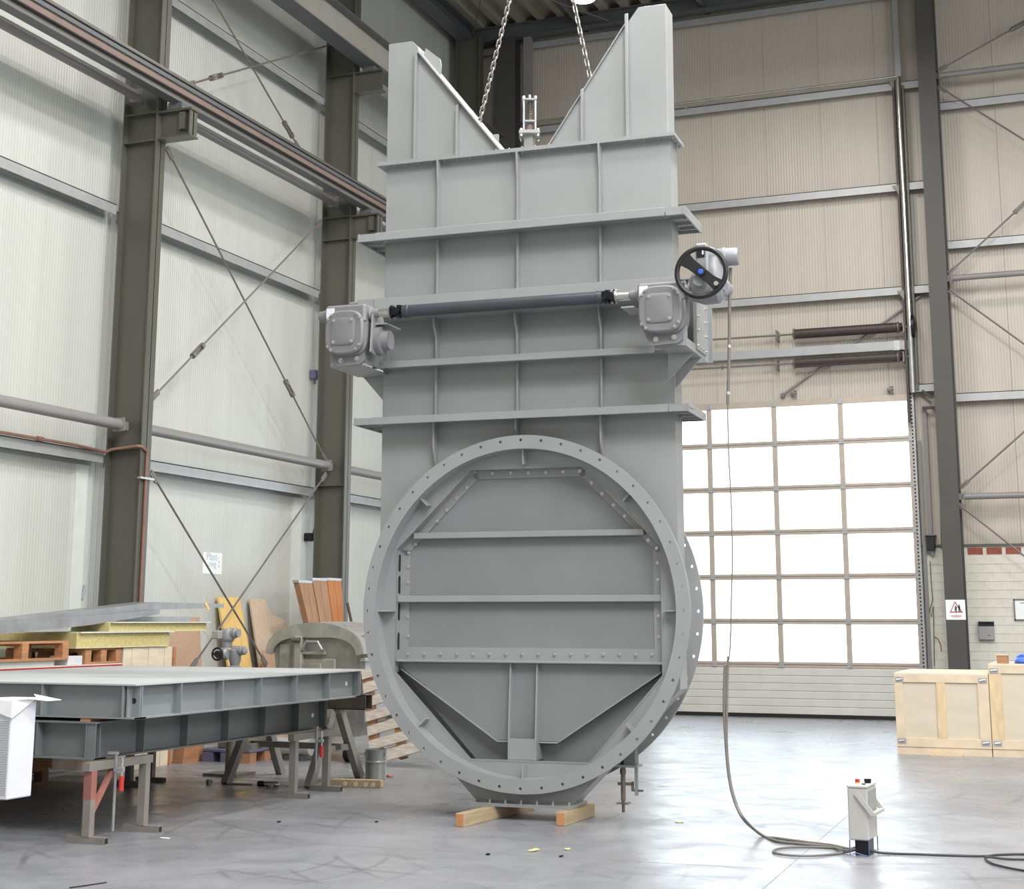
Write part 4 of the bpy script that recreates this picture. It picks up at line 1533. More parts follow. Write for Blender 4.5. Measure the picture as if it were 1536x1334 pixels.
def gearbox(cu, cz, s_, label):
    """s_ = +1: input shaft leaves towards +u (left box), -1: towards -u"""
    vf = -0.52
    rings = [superell(cu, cz, 0.165, 0.178, vf), superell(cu, cz, 0.178, 0.192, vf + 0.012), superell(cu, cz, 0.180, 0.194, vf + 0.055), superell(cu + 0.012, cz, 0.186, 0.200, vf + 0.06), superell(cu + 0.012, cz, 0.182, 0.198, -0.30), superell(cu + 0.012, cz, 0.15, 0.165, -0.26)]
    gb = loft(rings).build('gearbox', 'gearbox', V, smooth=True)
    gb['label'] = label
    pad = loft([superell(cu - 0.005, cz + 0.005, 0.10, 0.108, vf - 0.014, 32, 0.35), superell(cu - 0.005, cz + 0.005, 0.112, 0.12, vf - 0.008, 32, 0.35), superell(cu - 0.005, cz + 0.005, 0.114, 0.122, vf + 0.004, 32, 0.35)])
    pd = pad.build('cover_pad', 'gearbox', gb, smooth=True)
    BG.put(pd, [(cu - 0.005 + a * 0.085, vf - 0.012, cz + 0.005 + b * 0.093) for a in (-1, 1) for b in (-1, 1)])
    bl = []
    for a in (-1, 1):
        for b in (-1, 1):
            bl += [(cu + a * 0.148, vf + 0.005, cz + b * 0.118), (cu + a * 0.116, vf + 0.005, cz + b * 0.152)]
    BG.put(gb, bl)
    # worm housing along u on top
    m = MB()
    m.box(cu - 0.19, cu + 0.19, -0.50, -0.30, SZ - 0.09, SZ + 0.075)
    m.build('worm_housing', 'gearbox', gb, bevel=0.02)
    e0 = cu - s_ * 0.19
    MB().lathe((e0, SV, SZ), (-s_, 0, 0), [(0.055, -0.01), (0.055, 0.05), (0.048, 0.06), (0.048, 0.09), (0.03, 0.10)], 20).build('end_cap', 'gearbox', gb, smooth=True)
    MB().box(cu - 0.17, cu - 0.10, -0.514, -0.50, SZ - 0.04, SZ + 0.045).build('name_plate', 'cabinet', gb)
    # foot with two bolts
    ft = MB().prism([Vector((cu + q, -0.44, z)) for q, z in ((-0.155, cz - 0.15), (0.165, cz - 0.15), (0.165, cz - 0.245), (0.12, cz - 0.275), (-0.10, cz - 0.285), (-0.125, cz - 0.24))], (0, 0.03, 0)).build('foot', 'gearbox', gb)
    BGl.put(ft, [(cu - 0.055, -0.44, cz - 0.235), (cu + 0.095, -0.44, cz - 0.225)])
    # input stub
    i0 = cu + s_ * 0.19
    MB().lathe((i0, SV, SZ), (s_, 0, 0), [(0.062, -0.01), (0.062, 0.02), (0.045, 0.03), (0.04, 0.08), (0.03, 0.085), (0.03, 0.14)], 20).build('input_flange', 'gearbox', gb, smooth=True)
    MB().lathe((i0 + s_ * 0.09, SV, SZ), (s_, 0, 0), [(0.034, 0), (0.034, 0.10), (0.05, 0.102), (0.05, 0.115)], 20).build('coupling_sleeve', 'zinc', gb, smooth=True)
    MB().box(i0 + s_ * 0.05, i0 + s_ * 0.16, -0.40, -0.10, SZ - 0.10, SZ - 0.088).build('stay_plate', 'galv', gb)
    return gb, i0 + s_ * 0.205


GL, GLe = gearbox(-1.43, 4.035, 1, 'left gearbox')
GR, GRe = gearbox(1.352, 4.055, -1, 'right gearbox')
MB().lathe((-1.33, -0.30, 4.02), (0, 1, 0), [(0.15, 0), (0.15, 0.04), (0.11, 0.05), (0.10, 0.3)], 28).build('output_flange', 'gearbox', GL, smooth=True)
MB().lathe((1.352, -0.27, 4.05), (0, 1, 0), [(0.17, 0), (0.17, 0.04), (0.12, 0.05), (0.12, 0.3)], 28).build('output_flange', 'gearbox', GR, smooth=True)
MB().prism([Vector((-1.205, v_, z_)) for v_, z_ in ((-0.47, 3.86), (-0.24, 3.82), (-0.22, 3.88), (-0.22, 4.17), (-0.26, 4.21), (-0.44, 4.21))], (0.018, 0, 0)).build('mounting_plate', 'galv', GL)

MB().lathe((-1.19, -0.33, 3.975), (1, 0, 0), [(0.10, -0.02), (0.125, 0.0), (0.125, 0.05), (0.09, 0.06), (0.08, 0.12)], 26).build('output_hub', 'gearbox', GL, smooth=True)
MB().box(-1.305, -1.29, -0.40, VF, 3.782, 3.97).build('side_cheek', 'valve', GL)
# cardan shaft between the gearboxes
sh = MB().cyl((GLe + 0.11, SV, SZ), (GRe - 0.11, SV, SZ), 0.052, n=28).build('cardan_shaft', 'shaft', V, smooth=True)
for e, s_ in ((GLe, 1), (GRe, -1)):
    m = MB()
    m.lathe((e, SV, SZ), (s_, 0, 0), [(0.062, 0), (0.062, 0.016), (0.04, 0.02)], 20)
    m.build('joint_flange', 'joint', sh, smooth=True)
    m = MB()
    for yy in (-1, 1):
        m.bar((e + s_ * 0.015, SV + yy * 0.035, SZ), (e + s_ * 0.085, SV + yy * 0.035, SZ), 0.022, 0.06)
        m.bar((e + s_ * 0.055, SV, SZ + yy * 0.035), (e + s_ * 0.125, SV, SZ + yy * 0.035), 0.06, 0.022)
    m.cyl((e + s_ * 0.07, SV - 0.056, SZ), (e + s_ * 0.07, SV + 0.056, SZ), 0.024, n=14)
    m.cyl((e + s_ * 0.07, SV, SZ - 0.056), (e + s_ * 0.07, SV, SZ + 0.056), 0.024, n=14)
    m.build('universal_joint', 'joint', sh)
    MB().lathe((e + s_ * 0.11, SV, SZ), (s_, 0, 0), [(0.034, 0), (0.056, 0.02), (0.056, 0.05), (0.052, 0.055)], 20).build('shaft_head', 'shaft', sh, smooth=True)
    MB().cyl((e - s_ * 0.012, SV, SZ + 0.052), (e + s_ * 0.03, SV, SZ + 0.052), 0.009, n=6).build('bolt', 'zinc', sh)
    MB().cyl((e - s_ * 0.012, SV, SZ - 0.052), (e + s_ * 0.03, SV, SZ - 0.052), 0.009, n=6).build('bolt', 'zinc', sh)

# brackets carrying the gearboxes
for s_, uo, ui, nm in ((-1, -1.60, BL, 'left_bracket'), (1, 1.52, BR, 'right_bracket')):
    a0, a1 = min(uo, ui), max(uo, ui)
    k = MB().box(a0, a1, -0.41, 0.45, 3.765, 3.78).build('gearbox_bracket', 'valve', V)
    MB().box(a0, a1, -0.06, 0.45, 4.385, 4.40).build('top_plate', 'valve', k)
    MB().box(a0, a1, -0.415, -0.40, 3.765, 3.90).build('front_bar', 'valve', k)
    MB().prism([Vector((u, v, z)) for u, v, z in ((ui, 0.20, 3.765), (ui + s_ * 0.22, 0.20, 3.765), (ui, 0.20, 3.52))], (0, 0.012, 0)).build('knee', 'valve', k)
    if s_ < 0:
        MB().prism([Vector((-1.285, -0.43, 3.77)), Vector((-1.285, -0.43, 3.845)), Vector((BL + 0.05, -0.078, 3.838)), Vector((BL + 0.05, -0.078, 3.78))], (0.0, 0.014, 0)).build('bent_bar', 'valve', k)
        MB().prism([Vector((-1.60, -0.41, 3.7645)), Vector((-1.285, -0.41, 3.7645)), Vector((BL + 0.05, -0.07, 3.7645)), Vector((BL + 0.05, VF, 3.7645)), Vector((-1.60, VF, 3.7645))], (0, 0, -0.012)).build('bottom_plate', 'valve', k)
    else:
        # open side window in front, bolted cover behind
        MB().box(uo, uo + 0.014, -0.41, -0.05, 3.765, 3.835).build('window_sill', 'valve', k)
        MB().box(uo, uo + 0.014, -0.41, -0.34, 3.835, 4.30).build('window_post', 'valve', k)
        MB().box(BR, uo, 0.02, 0.032, 3.78, 4.385).build('inner_shade_plate', 'platdark', k)  # added plate, darker grey standing in for shade inside the bracket
        cv = MB().box(uo, uo + 0.014, -0.05, 0.47, 3.765, 4.36).build('side_plate', 'valve', k)
        MB().box(uo + 0.014, uo + 0.026, -0.04, 0.34, 3.80, 4.35).build('bolted_cover', 'valve', cv)
        BU = Bolts((1, 0, 0), 0.012, 0.012)
        BU.put(cv, [(uo + 0.026, -0.01, z) for z in (3.83, 3.96, 4.08, 4.20, 4.31)] + [(uo + 0.026, 0.31, z) for z in (3.83, 3.96, 4.08, 4.20, 4.31)] + [(uo + 0.026, v, 3.83) for v in (0.10, 0.2)])
        MB().box(uo, uo + 0.05, 0.47, 0.484, 3.765, 4.36).build('rear_lip', 'valve', cv)
        MB().prism([Vector((ui, -0.06, 3.765)), Vector((uo, -0.06, 3.765)), Vector((ui, -0.06, 3.55))], (0, 0.012, 0)).build('knee', 'valve', k)

# electric actuator with handwheel on the right gearbox
HC = vl(1052, 408.5, -0.62)
ac = MB().lathe((1.53, -0.40, 4.20), (1, 0, 0), [(0.06, 0), (0.06, 0.04), (0.095, 0.045), (0.095, 0.06), (0.08, 0.065), (0.09, 0.10), (0.115, 0.16), (0.115, 0.28), (0.08, 0.31)], 28).build('actuator', 'actuator', V, smooth=True)
ac['label'] = 'light grey electric actuator with black handwheel'
AC = Vector((1.69, -0.40, 4.23))
MB().lathe((AC.x, -0.40, AC.z + 0.02), (0, -1, 0), [(0.11, -0.02), (0.10, 0.10), (0.085, 0.115), (0.055, 0.12), (0.05, 0.19)], 28).build('hub_housing', 'actuator', ac, smooth=True)
MB().lathe((AC.x + 0.07, -0.36, AC.z + 0.02), (0, 0, 1), [(0.09, -0.05), (0.09, 0.12), (0.075, 0.16), (0.07, 0.22), (0.0, 0.24)], 24).build('gear_housing', 'actuator', ac, smooth=True)
mx = AC.x + 0.07
MB().lathe((mx - 0.03, -0.34, AC.z + 0.245), (1, 0, 0), [(0.07, 0), (0.075, 0.02), (0.075, 0.1), (0.082, 0.11), (0.082, 0.13), (0.073, 0.14), (0.073, 0.22), (0.065, 0.235), (0, 0.236)], 26).build('motor', 'actuator', ac, smooth=True)
cbx = MB().box(AC.x - 0.055, AC.x + 0.05, -0.47, -0.30, AC.z + 0.10, AC.z + 0.35).build('control_head', 'actuator', ac, bevel=0.015)
MB().box(AC.x - 0.04, AC.x + 0.025, -0.478, -0.47, AC.z + 0.23, AC.z + 0.305).build('display', 'black', cbx)
MB().box(AC.x + 0.006, AC.x + 0.018, -0.481, -0.478, AC.z + 0.25, AC.z + 0.285).build('green_lamp', emit_mat('green_led', (0.1, 0.6, 0.45), 0.25), cbx)
MB().lathe((AC.x + 0.12, -0.36, AC.z + 0.0), (0, 1, 0), [(0.07, 0), (0.085, 0.02), (0.085, 0.12), (0.06, 0.14)], 22).build('terminal_cover', 'actuator', ac, smooth=True)
BG.put(ac, [(AC.x + 0.11 * math.cos(a), -0.42, AC.z + 0.02 + 0.11 * math.sin(a)) for a in (0.4, 1.4, 2.4, 3.4, 4.4, 5.4)])
# handwheel (spokes run upper left to lower right)
hw = MB()
n = 56
hw.tube([HC + Vector((0.196 * math.cos(2 * PI * i / n), 0, 0.196 * math.sin(2 * PI * i / n))) for i in range(n)], 0.021, 12, closed=True)
hwo = hw.build('handwheel', 'black', ac, smooth=True)
ang = math.radians(-41)
dv = Vector((math.cos(ang), 0, math.sin(ang)))
nv = Vector((-dv.z, 0, dv.x))
sp = []
for t_, w_ in ((-0.192, 0.062), (-0.10, 0.044), (0.0, 0.042), (0.10, 0.040), (0.192, 0.056)):
    sp.append((HC + dv * t_, w_))
poly = [p + nv * w for p, w in sp] + [p - nv * w for p, w in reversed(sp)]
MB().prism([p + Vector((0, -0.012, 0)) for p in poly], (0, 0.02, 0)).build('spoke', 'black', hwo, bevel=0.004)
MB().lathe(HC + Vector((0, -0.0, 0)), (0, -1, 0), [(0.04, -0.14), (0.04, 0.012), (0.034, 0.024)], 20).build('hub', 'black', hwo, smooth=True)
MB().lathe(HC, (0, -1, 0), [(0.021, 0.02), (0.021, 0.034), (0.016, 0.038), (0, 0.038)], 20).build('cap', 'blue', hwo, smooth=True)
pk = HC + dv * 0.16
MB().cyl(pk + Vector((0, -0.035, 0)), pk + Vector((0, -0.01, 0)), 0.018, n=16).build('knob', 'zinc', hwo)

# ================================================================== CHAINS AND HOOK
def wv(p):   # valve-local -> world
    return VO + vx * p.x + vy * p.y + Vector((0, 0, p.z))


hook = wv(vl(815, -205, 0.37))
CH = None


def chain(pa, label):
    global CH
    pa = Vector(pa)
    d = (hook - pa)
    L_ = d.length
    d.normalize()
    t = thing('lifting_chain', pa, label, 'chain')
    LOCAL.add(t.name)
    pitch_ = 0.054
    n = int(L_ / pitch_)
    q = d.to_track_quat('Z', 'Y')
    for i in range(n):
        if CH is None:
            pts = []
            for k in range(8):
                a = PI * k / 7
                pts.append((0.0165 * math.cos(a), 0, 0.022 + 0.0165 * math.sin(a)))
            for k in range(8):
                a = PI + PI * k / 7
                pts.append((0.0165 * math.cos(a), 0, -0.022 + 0.0165 * math.sin(a)))
            o = MB().tube(pts, 0.0075, 6, closed=True).build('link', 'chain', smooth=True)
            CH = o.data
        else:
            o = bpy.data.objects.new('link', CH)
            COL.objects.link(o)
        o.parent = t
        o.location = d * (pitch_ * (i + 0.5))
        o.rotation_mode = 'QUATERNION'
        from mathutils import Quaternion
        o.rotation_quaternion = q @ Quaternion((0, 0, 1), (PI / 4 + PI / 2 * (i % 2)))
    return t


chain(wv(Vector((vl(712, 196, 0.37).x, 0.37, 5.93))), 'left lifting chain, running down behind the bright slope of the left tower')
chain(wv(Vector((vl(897, 128, 0.37).x, 0.37, 6.05))), 'right lifting chain, running down behind the right tower')
t = thing('crane_hook', hook, 'crane hook block with wire ropes above the valve, out of the picture', 'crane hook')
MB().box(hook.x - 0.12, hook.x + 0.12, hook.y - 0.07, hook.y + 0.07, hook.z + 0.12, hook.z + 0.5).build('block', 'ply', t, bevel=0.02)
MB().tube([hook + Vector((0.0 + 0.06 * math.sin(a), 0, 0.04 - 0.06 * math.cos(a))) for a in [k * 0.35 for k in range(-4, 12)]] + [hook + Vector((0, 0, 0.14))], 0.02, 8).build('hook', 'rawsteel', t, smooth=True)
for k in (-0.06, 0.06):
    MB().cyl((hook.x + k, hook.y, hook.z + 0.45), (hook.x + k, hook.y, ZC), 0.008, n=6).build('rope', 'rod', t)

# squared timbers under the valve foot
def timber(p0, p1, w, h, label):
    p0, p1 = Vector(p0), Vector(p1)
    o = MB().bar(p0 + Vector((0, 0, h / 2)), p1 + Vector((0, 0, h / 2)), w, h).build('squared_timber', 'block', loc=p0, bevel=0.004)
    tag(o, label, 'timber')
    d = (p1 - p0).normalized()
    MB().bar(p0 + Vector((0, 0, h / 2)) - d * 0.0015, p0 + Vector((0, 0, h / 2)), w - 0.008, h - 0.008).build('end_grain', 'endgrain', o)
    return o


timber(fl(689.5, 1241), fl(689.5, 1241) + Vector((0.13, 1.25, 0)), 0.078, 0.103, 'long squared timber under the left side of the valve foot')
timber(fl(841, 1239.5), fl(841, 1239.5) + Vector((0.02, 0.70, 0)), 0.078, 0.103, 'short squared timber with pale end under the right side of the valve foot')

# ================================================================== STEEL PLATFORMS (LEFT)
def platform(x0, x1, y0, y1, z0, z1, label, sy, sx, mp, mt, hole=True):
    t = thing('steel_platform', ((x0 + x1) / 2, (y0 + y1) / 2, z0), label, 'platform')
    MB().box(x0, x1, y0, y1, z1 - 0.012, z1).build('top_plate', mt, t)
    # side (facing +x) beam and front (facing -y) beam, opposite ones too
    for nm, bx in (('side_beam', (x1 - 0.09, x1 - 0.078, y0 + 0.02, y1 - 0.005)), ('side_beam', (x0 + 0.078, x0 + 0.09, y0 + 0.02, y1 - 0.005))):
        b = MB().box(*bx, z0 + 0.012, z1 - 0.012).build(nm, mp, t)
        MB().box(bx[0] - 0.07 if bx[0] > x0 + 1 else x0, x1 if bx[0] > x0 + 1 else bx[1] + 0.07, y0, y1, z0, z0 + 0.012).build('bottom_flange', mp, b)
    for bx in ((x0, x1 - 0.012, y0 + 0.078, y0 + 0.09), (x0, x1 - 0.012, y1 - 0.03, y1 - 0.018)):
        b = MB().box(*bx, z0 + 0.012, z1 - 0.012).build('end_beam', mp, t)
        MB().box(x0, x1, bx[2] - 0.075 if bx[2] < y0 + 1 else bx[2] - 0.08, bx[3] + 0.06 if bx[2] < y0 + 1 else y1, z0 - 0.0005, z0 + 0.0115).build('bottom_flange', mp, b)
    for y in sy:
        MB().box(x1 - 0.078, x1 - 0.004, y - 0.005, y + 0.005, z0 + 0.012, z1 - 0.012).build('stiffener', mp, t)
    for x in sx:
        MB().box(x - 0.005, x + 0.005, y0 + 0.004, y0 + 0.078, z0 + 0.012, z1 - 0.012).build('stiffener', mp, t)
    # bolt holes near the ends
    for y in (y1 - 0.16,):
        MB().cyl((x1 - 0.0785, y, z0 + 0.13), (x1 - 0.0765, y, z0 + 0.13), 0.022, n=14).build('bolt_hole', 'cloth', t)
    xh = x1 - 0.045
    MB().cyl((xh - 0.02, y0 + 0.0785, z0 + 0.13), (xh - 0.02, y0 + 0.0765, z0 + 0.13), 0.022, n=14).build('bolt_hole', 'dark', t)
    return t


sy = [lf(x, 1060, -6.80).y for x in (212, 271, 333.4, 391, 444, 493)] + [13.44]
sx = [bk(x, 1050, 9.73).x for x in (183, 61.5)] + [-9.2]
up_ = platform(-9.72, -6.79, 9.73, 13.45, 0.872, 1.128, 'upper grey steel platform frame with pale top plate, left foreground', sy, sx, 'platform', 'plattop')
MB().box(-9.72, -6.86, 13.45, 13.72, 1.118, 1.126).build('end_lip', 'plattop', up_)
sy = [lf(x, 1100, -7.12).y for x in (143, 216, 281, 342, 397, 447)] + [13.37]
sx = [bk(x, 1110, 9.70).x for x in (128, 54)] + [-9.2]
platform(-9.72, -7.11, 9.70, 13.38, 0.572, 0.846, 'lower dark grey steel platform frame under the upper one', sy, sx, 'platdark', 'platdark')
tag(MB().box(-7.28, -7.19, 9.74, 9.98, 0.8465, 0.8715).build('spacer_block', 'pallet', loc=(-7.23, 9.85, 0.846)), 'small wooden spacer between the two platforms at the front corner', 'spacer')
for i, (x, y) in enumerate(((-9.3, 9.8), (-9.3, 13.1), (-7.3, 13.1))):
    tag(MB().box(x, x + 0.09, y, y + 0.2, 0.8465, 0.8715).build('spacer_block', 'pallet', loc=(x, y, 0.846)), ('wooden spacer between the platforms at the hidden front left corner', 'wooden spacer between the platforms at the hidden rear left corner', 'wooden spacer between the platforms at the rear right corner')[i], 'spacer')


def stand(xa, ya, yb, zt, label, red=False, xw=0.165):
    t = thing('work_stand', (xa, (ya + yb) / 2, 0), label, 'stand')
    for i, y in enumerate((ya, yb)):
        MB().box(xa - xw, xa + xw, y - 0.025, y + 0.025, 0, 0.05).build('foot', 'stand', t)
        MB().box(xa + xw, xa + xw + 0.001, y - 0.019, y + 0.019, 0.006, 0.044).build('foot_opening', 'dark', t)
        MB().box(xa - 0.032, xa + 0.032, y - 0.03, y + 0.03, 0.05, zt - 0.06).build('leg', 'stand', t)
        if red and i == 0:
            MB().box(xa - 0.034, xa + 0.034, y - 0.032, y + 0.032, zt - 0.26, zt - 0.06).build('red_collar', 'standred', t)
    MB().box(xa - 0.032, xa + 0.032, ya - 0.06, yb + 0.06, zt - 0.06, zt).build('top_bar', 'stand', t)
    if red:
        MB().bar((xa, ya + 0.03, zt - 0.36), (xa, ya + 0.26, zt - 0.07), 0.03, 0.04).build('brace', 'standred', t)
    return t


stand(-7.02, 9.55, 10.23, 0.5715, 'work stand with rust red corner under the front of the lower platform', True)
stand(-7.04, 12.61, 13.25, 0.5715, 'grey work stand under the far right end of the lower platform')
stand(-9.17, 10.0, 10.7, 0.5715, 'work stand under the hidden front left of the lower platform')
stand(-9.05, 12.93, 13.3, 0.5715, 'pair of grey stand legs under the far left of the lower platform')
# G-clamps with red handles


def clamp(px, ytop, ybot, X, label):
    a, b = lf(px, ytop, X), lf(px - 5, ybot, X)
    y = a.y
    t = thing('screw_clamp', (X, y, b.z), label, 'clamp')
    MB().bar((X, y, a.z), (X, y, b.z), 0.010, 0.02, up=(0, 1, 0)).build('bar', 'galv', t)
    MB().box(X - 0.07, X + 0.012, y - 0.013, y + 0.013, a.z - 0.02, a.z).build('fixed_jaw', 'galv', t)
    zm = a.z - 0.13
    MB().box(X - 0.012, X + 0.07, y - 0.014, y + 0.014, zm - 0.013, zm + 0.013).build('sliding_jaw', 'galv', t)
    MB().cyl((X + 0.055, y, zm - 0.05), (X + 0.055, y, zm + 0.09), 0.009, n=8).build('spindle', 'zinc', t)
    MB().cyl((X + 0.055, y, zm - 0.15), (X + 0.055, y, zm - 0.045), 0.018, n=12).build('red_handle', 'clampred', t)
    return t


clamp(175, 1128, 1247, -6.98, 'long screw clamp with red handle on the front work stand')
clamp(475.5, 1090, 1160, -7.0, 'screw clamp with red handle on the far work stand')

# wide trestle with square tube behind the platforms
t = thing('trestle', (-7.8, 13.95, 0), 'grey A-frame trestle with a square tube on top, behind the platforms', 'trestle')
zt = 0.70
for xx in (-8.22, -7.33):
    s_ = 1 if xx > -7.8 else -1
    for y0, yt in ((13.40, 13.87), (14.50, 14.05)):
        xb = xx + s_ * 0.02
        MB().bar((xb, y0, 0.0), (xx, yt, zt), 0.09, 0.07, up=(1, 0, 0)).build('leg', 'trestle', t)
    MB().bar((xx, 13.63, 0.33), (xx, 14.27, 0.33), 0.04, 0.06).build('cross_bar', 'trestle', t)
MB().box(-8.30, -7.25, 13.95, 13.99, 0.32, 0.38).build('rail', 'trestle', t)
MB().box(-8.30, -7.25, 13.90, 14.02, zt - 0.02, zt + 0.02).build('head_bar', 'trestle', t)
m = MB()
tx0, tx1, ty, tz, th = -8.5, -6.96, 13.97, zt + 0.095, 0.075
m.box(tx0, tx1, ty - th, ty + th, tz + th - 0.008, tz + th)
m.box(tx0, tx1, ty - th, ty + th, tz - th, tz - th + 0.008)
m.box(tx0, tx1, ty - th, ty - th + 0.008, tz - th, tz + th)
m.box(tx0, tx1, ty + th - 0.008, ty + th, tz - th, tz + th)
o = m.build('square_tube', 'rawsteel', loc=(-7.7, ty, tz - th))
tag(o, 'brown square steel tube lying on the trestle, open end to the right', 'tube')
MB().box(tx0 + 0.02, tx1 - 0.35, ty - th + 0.009, ty + th - 0.009, tz - th + 0.009, tz + th - 0.009).build('inside', 'dark', o)
# white perforated cabinet at the left edge with a white cloth
XC = bk(13, 1150, 8.8).x
p = bk(13, 1201, 8.8)
YC1 = lf(47, 1194, XC).y
z0, z1 = p.z, bk(13, 1054, 8.8).z
t = thing('perforated_cabinet', (XC - 0.35, 9.0, 0), 'white cabinet with perforated front at the left picture edge', 'cabinet')
MB().box(XC - 0.6, XC, 8.8, YC1, z0, z1).build('housing', 'cabinet', t, bevel=0.008)
h0 = None
m = MB()
nx_, nz_ = 22, 44
for i in range(nx_):
    for j in range(nz_):
        x = XC - 0.02 - (i + (0.5 if j % 2 else 0)) * 0.0115
        z = z0 + 0.03 + j * 0.0115
        if z > z1 - 0.03:
            continue
        m.add([(x + 0.0038 * math.cos(k * PI / 3), 8.7992, z + 0.0038 * math.sin(k * PI / 3)) for k in range(6)], [list(range(6))])
o = m.build('perforation', 'dark', t)
o['kind'] = 'stuff'
for x, y in ((XC - 0.55, 8.85), (XC - 0.55, YC1 - 0.05), (XC - 0.35, 8.85), (XC - 0.35, YC1 - 0.05)):
    MB().box(x - 0.02, x + 0.02, y - 0.02, y + 0.02, 0, z0).build('leg', 'stand', t)
# cloth draped over: top sheet, a corner hanging down, a stiff fin to the right
zt_ = z1 + 0.010
Tc = Vector((XC + 0.012, 8.785, z1 - 0.105))
Cc = Vector((XC + 0.008, 8.790, zt_ + 0.004))
Bc = Vector((XC + 0.012, YC1 - 0.02, zt_ + 0.012))
Dc = bk(92, 1051.5, YC1 + 0.12)
m = MB()
N_ = 8
top = []
for j in range(N_ + 1):
    for i in range(N_ + 1):
        fx, fy = i / N_, j / N_
        x = XC - 0.55 + fx * 0.558
        y = 8.79 + fy * (YC1 - 0.02 - 8.79)
        top.append(Vector((x, y, zt_ + 0.006 * math.sin(7 * fx + 3 * fy) * (1 - fx) + 0.012 * fx * fy)))
m.add(top, [[j * (N_ + 1) + i, j * (N_ + 1) + i + 1, (j + 1) * (N_ + 1) + i + 1, (j + 1) * (N_ + 1) + i] for j in range(N_) for i in range(N_)])


def flap(a, c, t_):
    """triangular hanging corner with a soft curve between a-c (top edge) and tip t_"""
    vs = []
    for j in range(5):
        f = j / 4
        for i in range(5):
            g_ = i / 4
            p = a.lerp(c, g_)
            q = a.lerp(t_, g_ ** 1.6) if g_ < 1 else t_
            vs.append(p.lerp(q, f))
    m.add(vs, [[j * 5 + i, j * 5 + i + 1, (j + 1) * 5 + i + 1, (j + 1) * 5 + i] for j in range(4) for i in range(4)])


flap(Vector((XC - 0.40, 8.785, zt_ + 0.002)), Cc, Tc)
flap(Bc, Cc, Tc)
m.add([Bc, Bc + Vector((-0.05, 0.03, 0.02)), Dc + Vector((0, 0, 0.004)), Bc + (Dc - Bc) * 0.5 + Vector((0.02, -0.03, -0.012))], [(0, 1, 2), (0, 2, 3)])
m.add([Bc, Cc, Bc + Vector((0.03, -0.12, -0.004)), Bc + (Dc - Bc) * 0.5 + Vector((0.02, -0.03, -0.012))], [(0, 1, 2), (0, 2, 3)])
o = m.build('white_cloth', 'cloth', loc=(XC - 0.3, 9.0, z1))
md = o.modifiers.new('thick', 'SOLIDIFY')
md.thickness = 0.004
md.offset = 1.0
tag(o, 'white cloth lying over the perforated cabinet at the left edge', 'cloth')

# ================================================================== PILE OF PANELS AND PALLETS BY THE LEFT WALL
XP = -9.95


def pallet(x0, x1, y0, y1, z0, label, m1='pallet', m2='pallet', h=0.144):
    t = thing('pallet', ((x0 + x1) / 2, (y0 + y1) / 2, z0), label, 'pallet')
    n = 5
    w = (x1 - x0) / n
    for i in range(n):
        MB().box(x0 + i * w + 0.01, x0 + (i + 1) * w - 0.01, y0, y1, z0 + h - 0.022, z0 + h).build('deck_board', m1, t)
    for yy in (y0, (y0 + y1) / 2 - 0.05, y1 - 0.1):
        MB().box(x0, x1, yy, yy + 0.1, z0 + h - 0.044, z0 + h - 0.022).build('stringer', m2, t)
        for xx in (x0, (x0 + x1) / 2 - 0.05, x1 - 0.1):
            MB().box(xx, xx + 0.1, yy, yy + 0.1, z0 + 0.022, z0 + h - 0.044).build('block', m2, t)
    for xx in (x0, (x0 + x1) / 2 - 0.05, x1 - 0.1):
        MB().box(xx, xx + 0.1, y0, y1, z0, z0 + 0.022).build('runner', m2, t)
    return t


pallet(-10.95, XP, 11.4, 12.85, 0.0, 'brown pallet on the floor under the board pack, seen below the platforms', 'palletside', 'palletside')
t = thing('board_pack', (-10.45, 12.1, 0.144), 'pack of brown boards on the floor pallet by the left wall', 'boards')
z = 0.1445
b0 = None
while z < 1.0:
    j = random.uniform(-0.012, 0.0)
    if b0 is None:
        b0 = MB().box(-10.95, XP, 11.4, 12.9, z, z + 0.030).build('board', 'palletside', t, bevel=0.003)
        zb0 = z
    else:
        inst(b0, (j, j, z - zb0))
    z += 0.033
ztop = z - 0.003
o = MB().box(-11.0, XP, 11.3, 13.985, 1.10, 1.143).build('red_edged_panel', 'sheetw', loc=(-10.5, 12.6, ztop))
tag(o, 'low insulated panel with red edge strip, lowest of the pile by the left wall', 'panel')
MB().box(XP, XP + 0.004, 11.3, 13.985, 1.105, 1.132).build('red_strip', 'redline', o)
MB().box(-11.0, XP - 0.004, 11.3, 13.98, ztop + 0.001, 1.0995).build('insulation', 'wool', o)
pallet(-10.98, XP, 11.7, 13.06, 1.20, 'orange pallet on the panel pile, at the left picture edge', h=0.19)
tag(MB().box(-10.6, -10.0, 11.8, 12.9, 1.1435, 1.1995).build('packing_board', 'sheetw', loc=(-10.3, 12.4, 1.1435)), 'pale packing board under the orange pallet on the pile', 'board')
q0 = lf(92, 990, XP - 0.02)
tag(MB().box(XP - 0.25, XP - 0.02, 13.08, 13.32, 1.1435, 1.235).build('foam_block', 'cabinet', loc=(XP - 0.1, 13.2, 1.1435), bevel=0.004), 'white foam block beside the orange pallet on the pile', 'block')
pallet(-10.98, XP, 13.34, 13.97, 1.1435, 'darker orange pallet under the lower yellow panel', 'pallet', 'pallet', h=0.165)


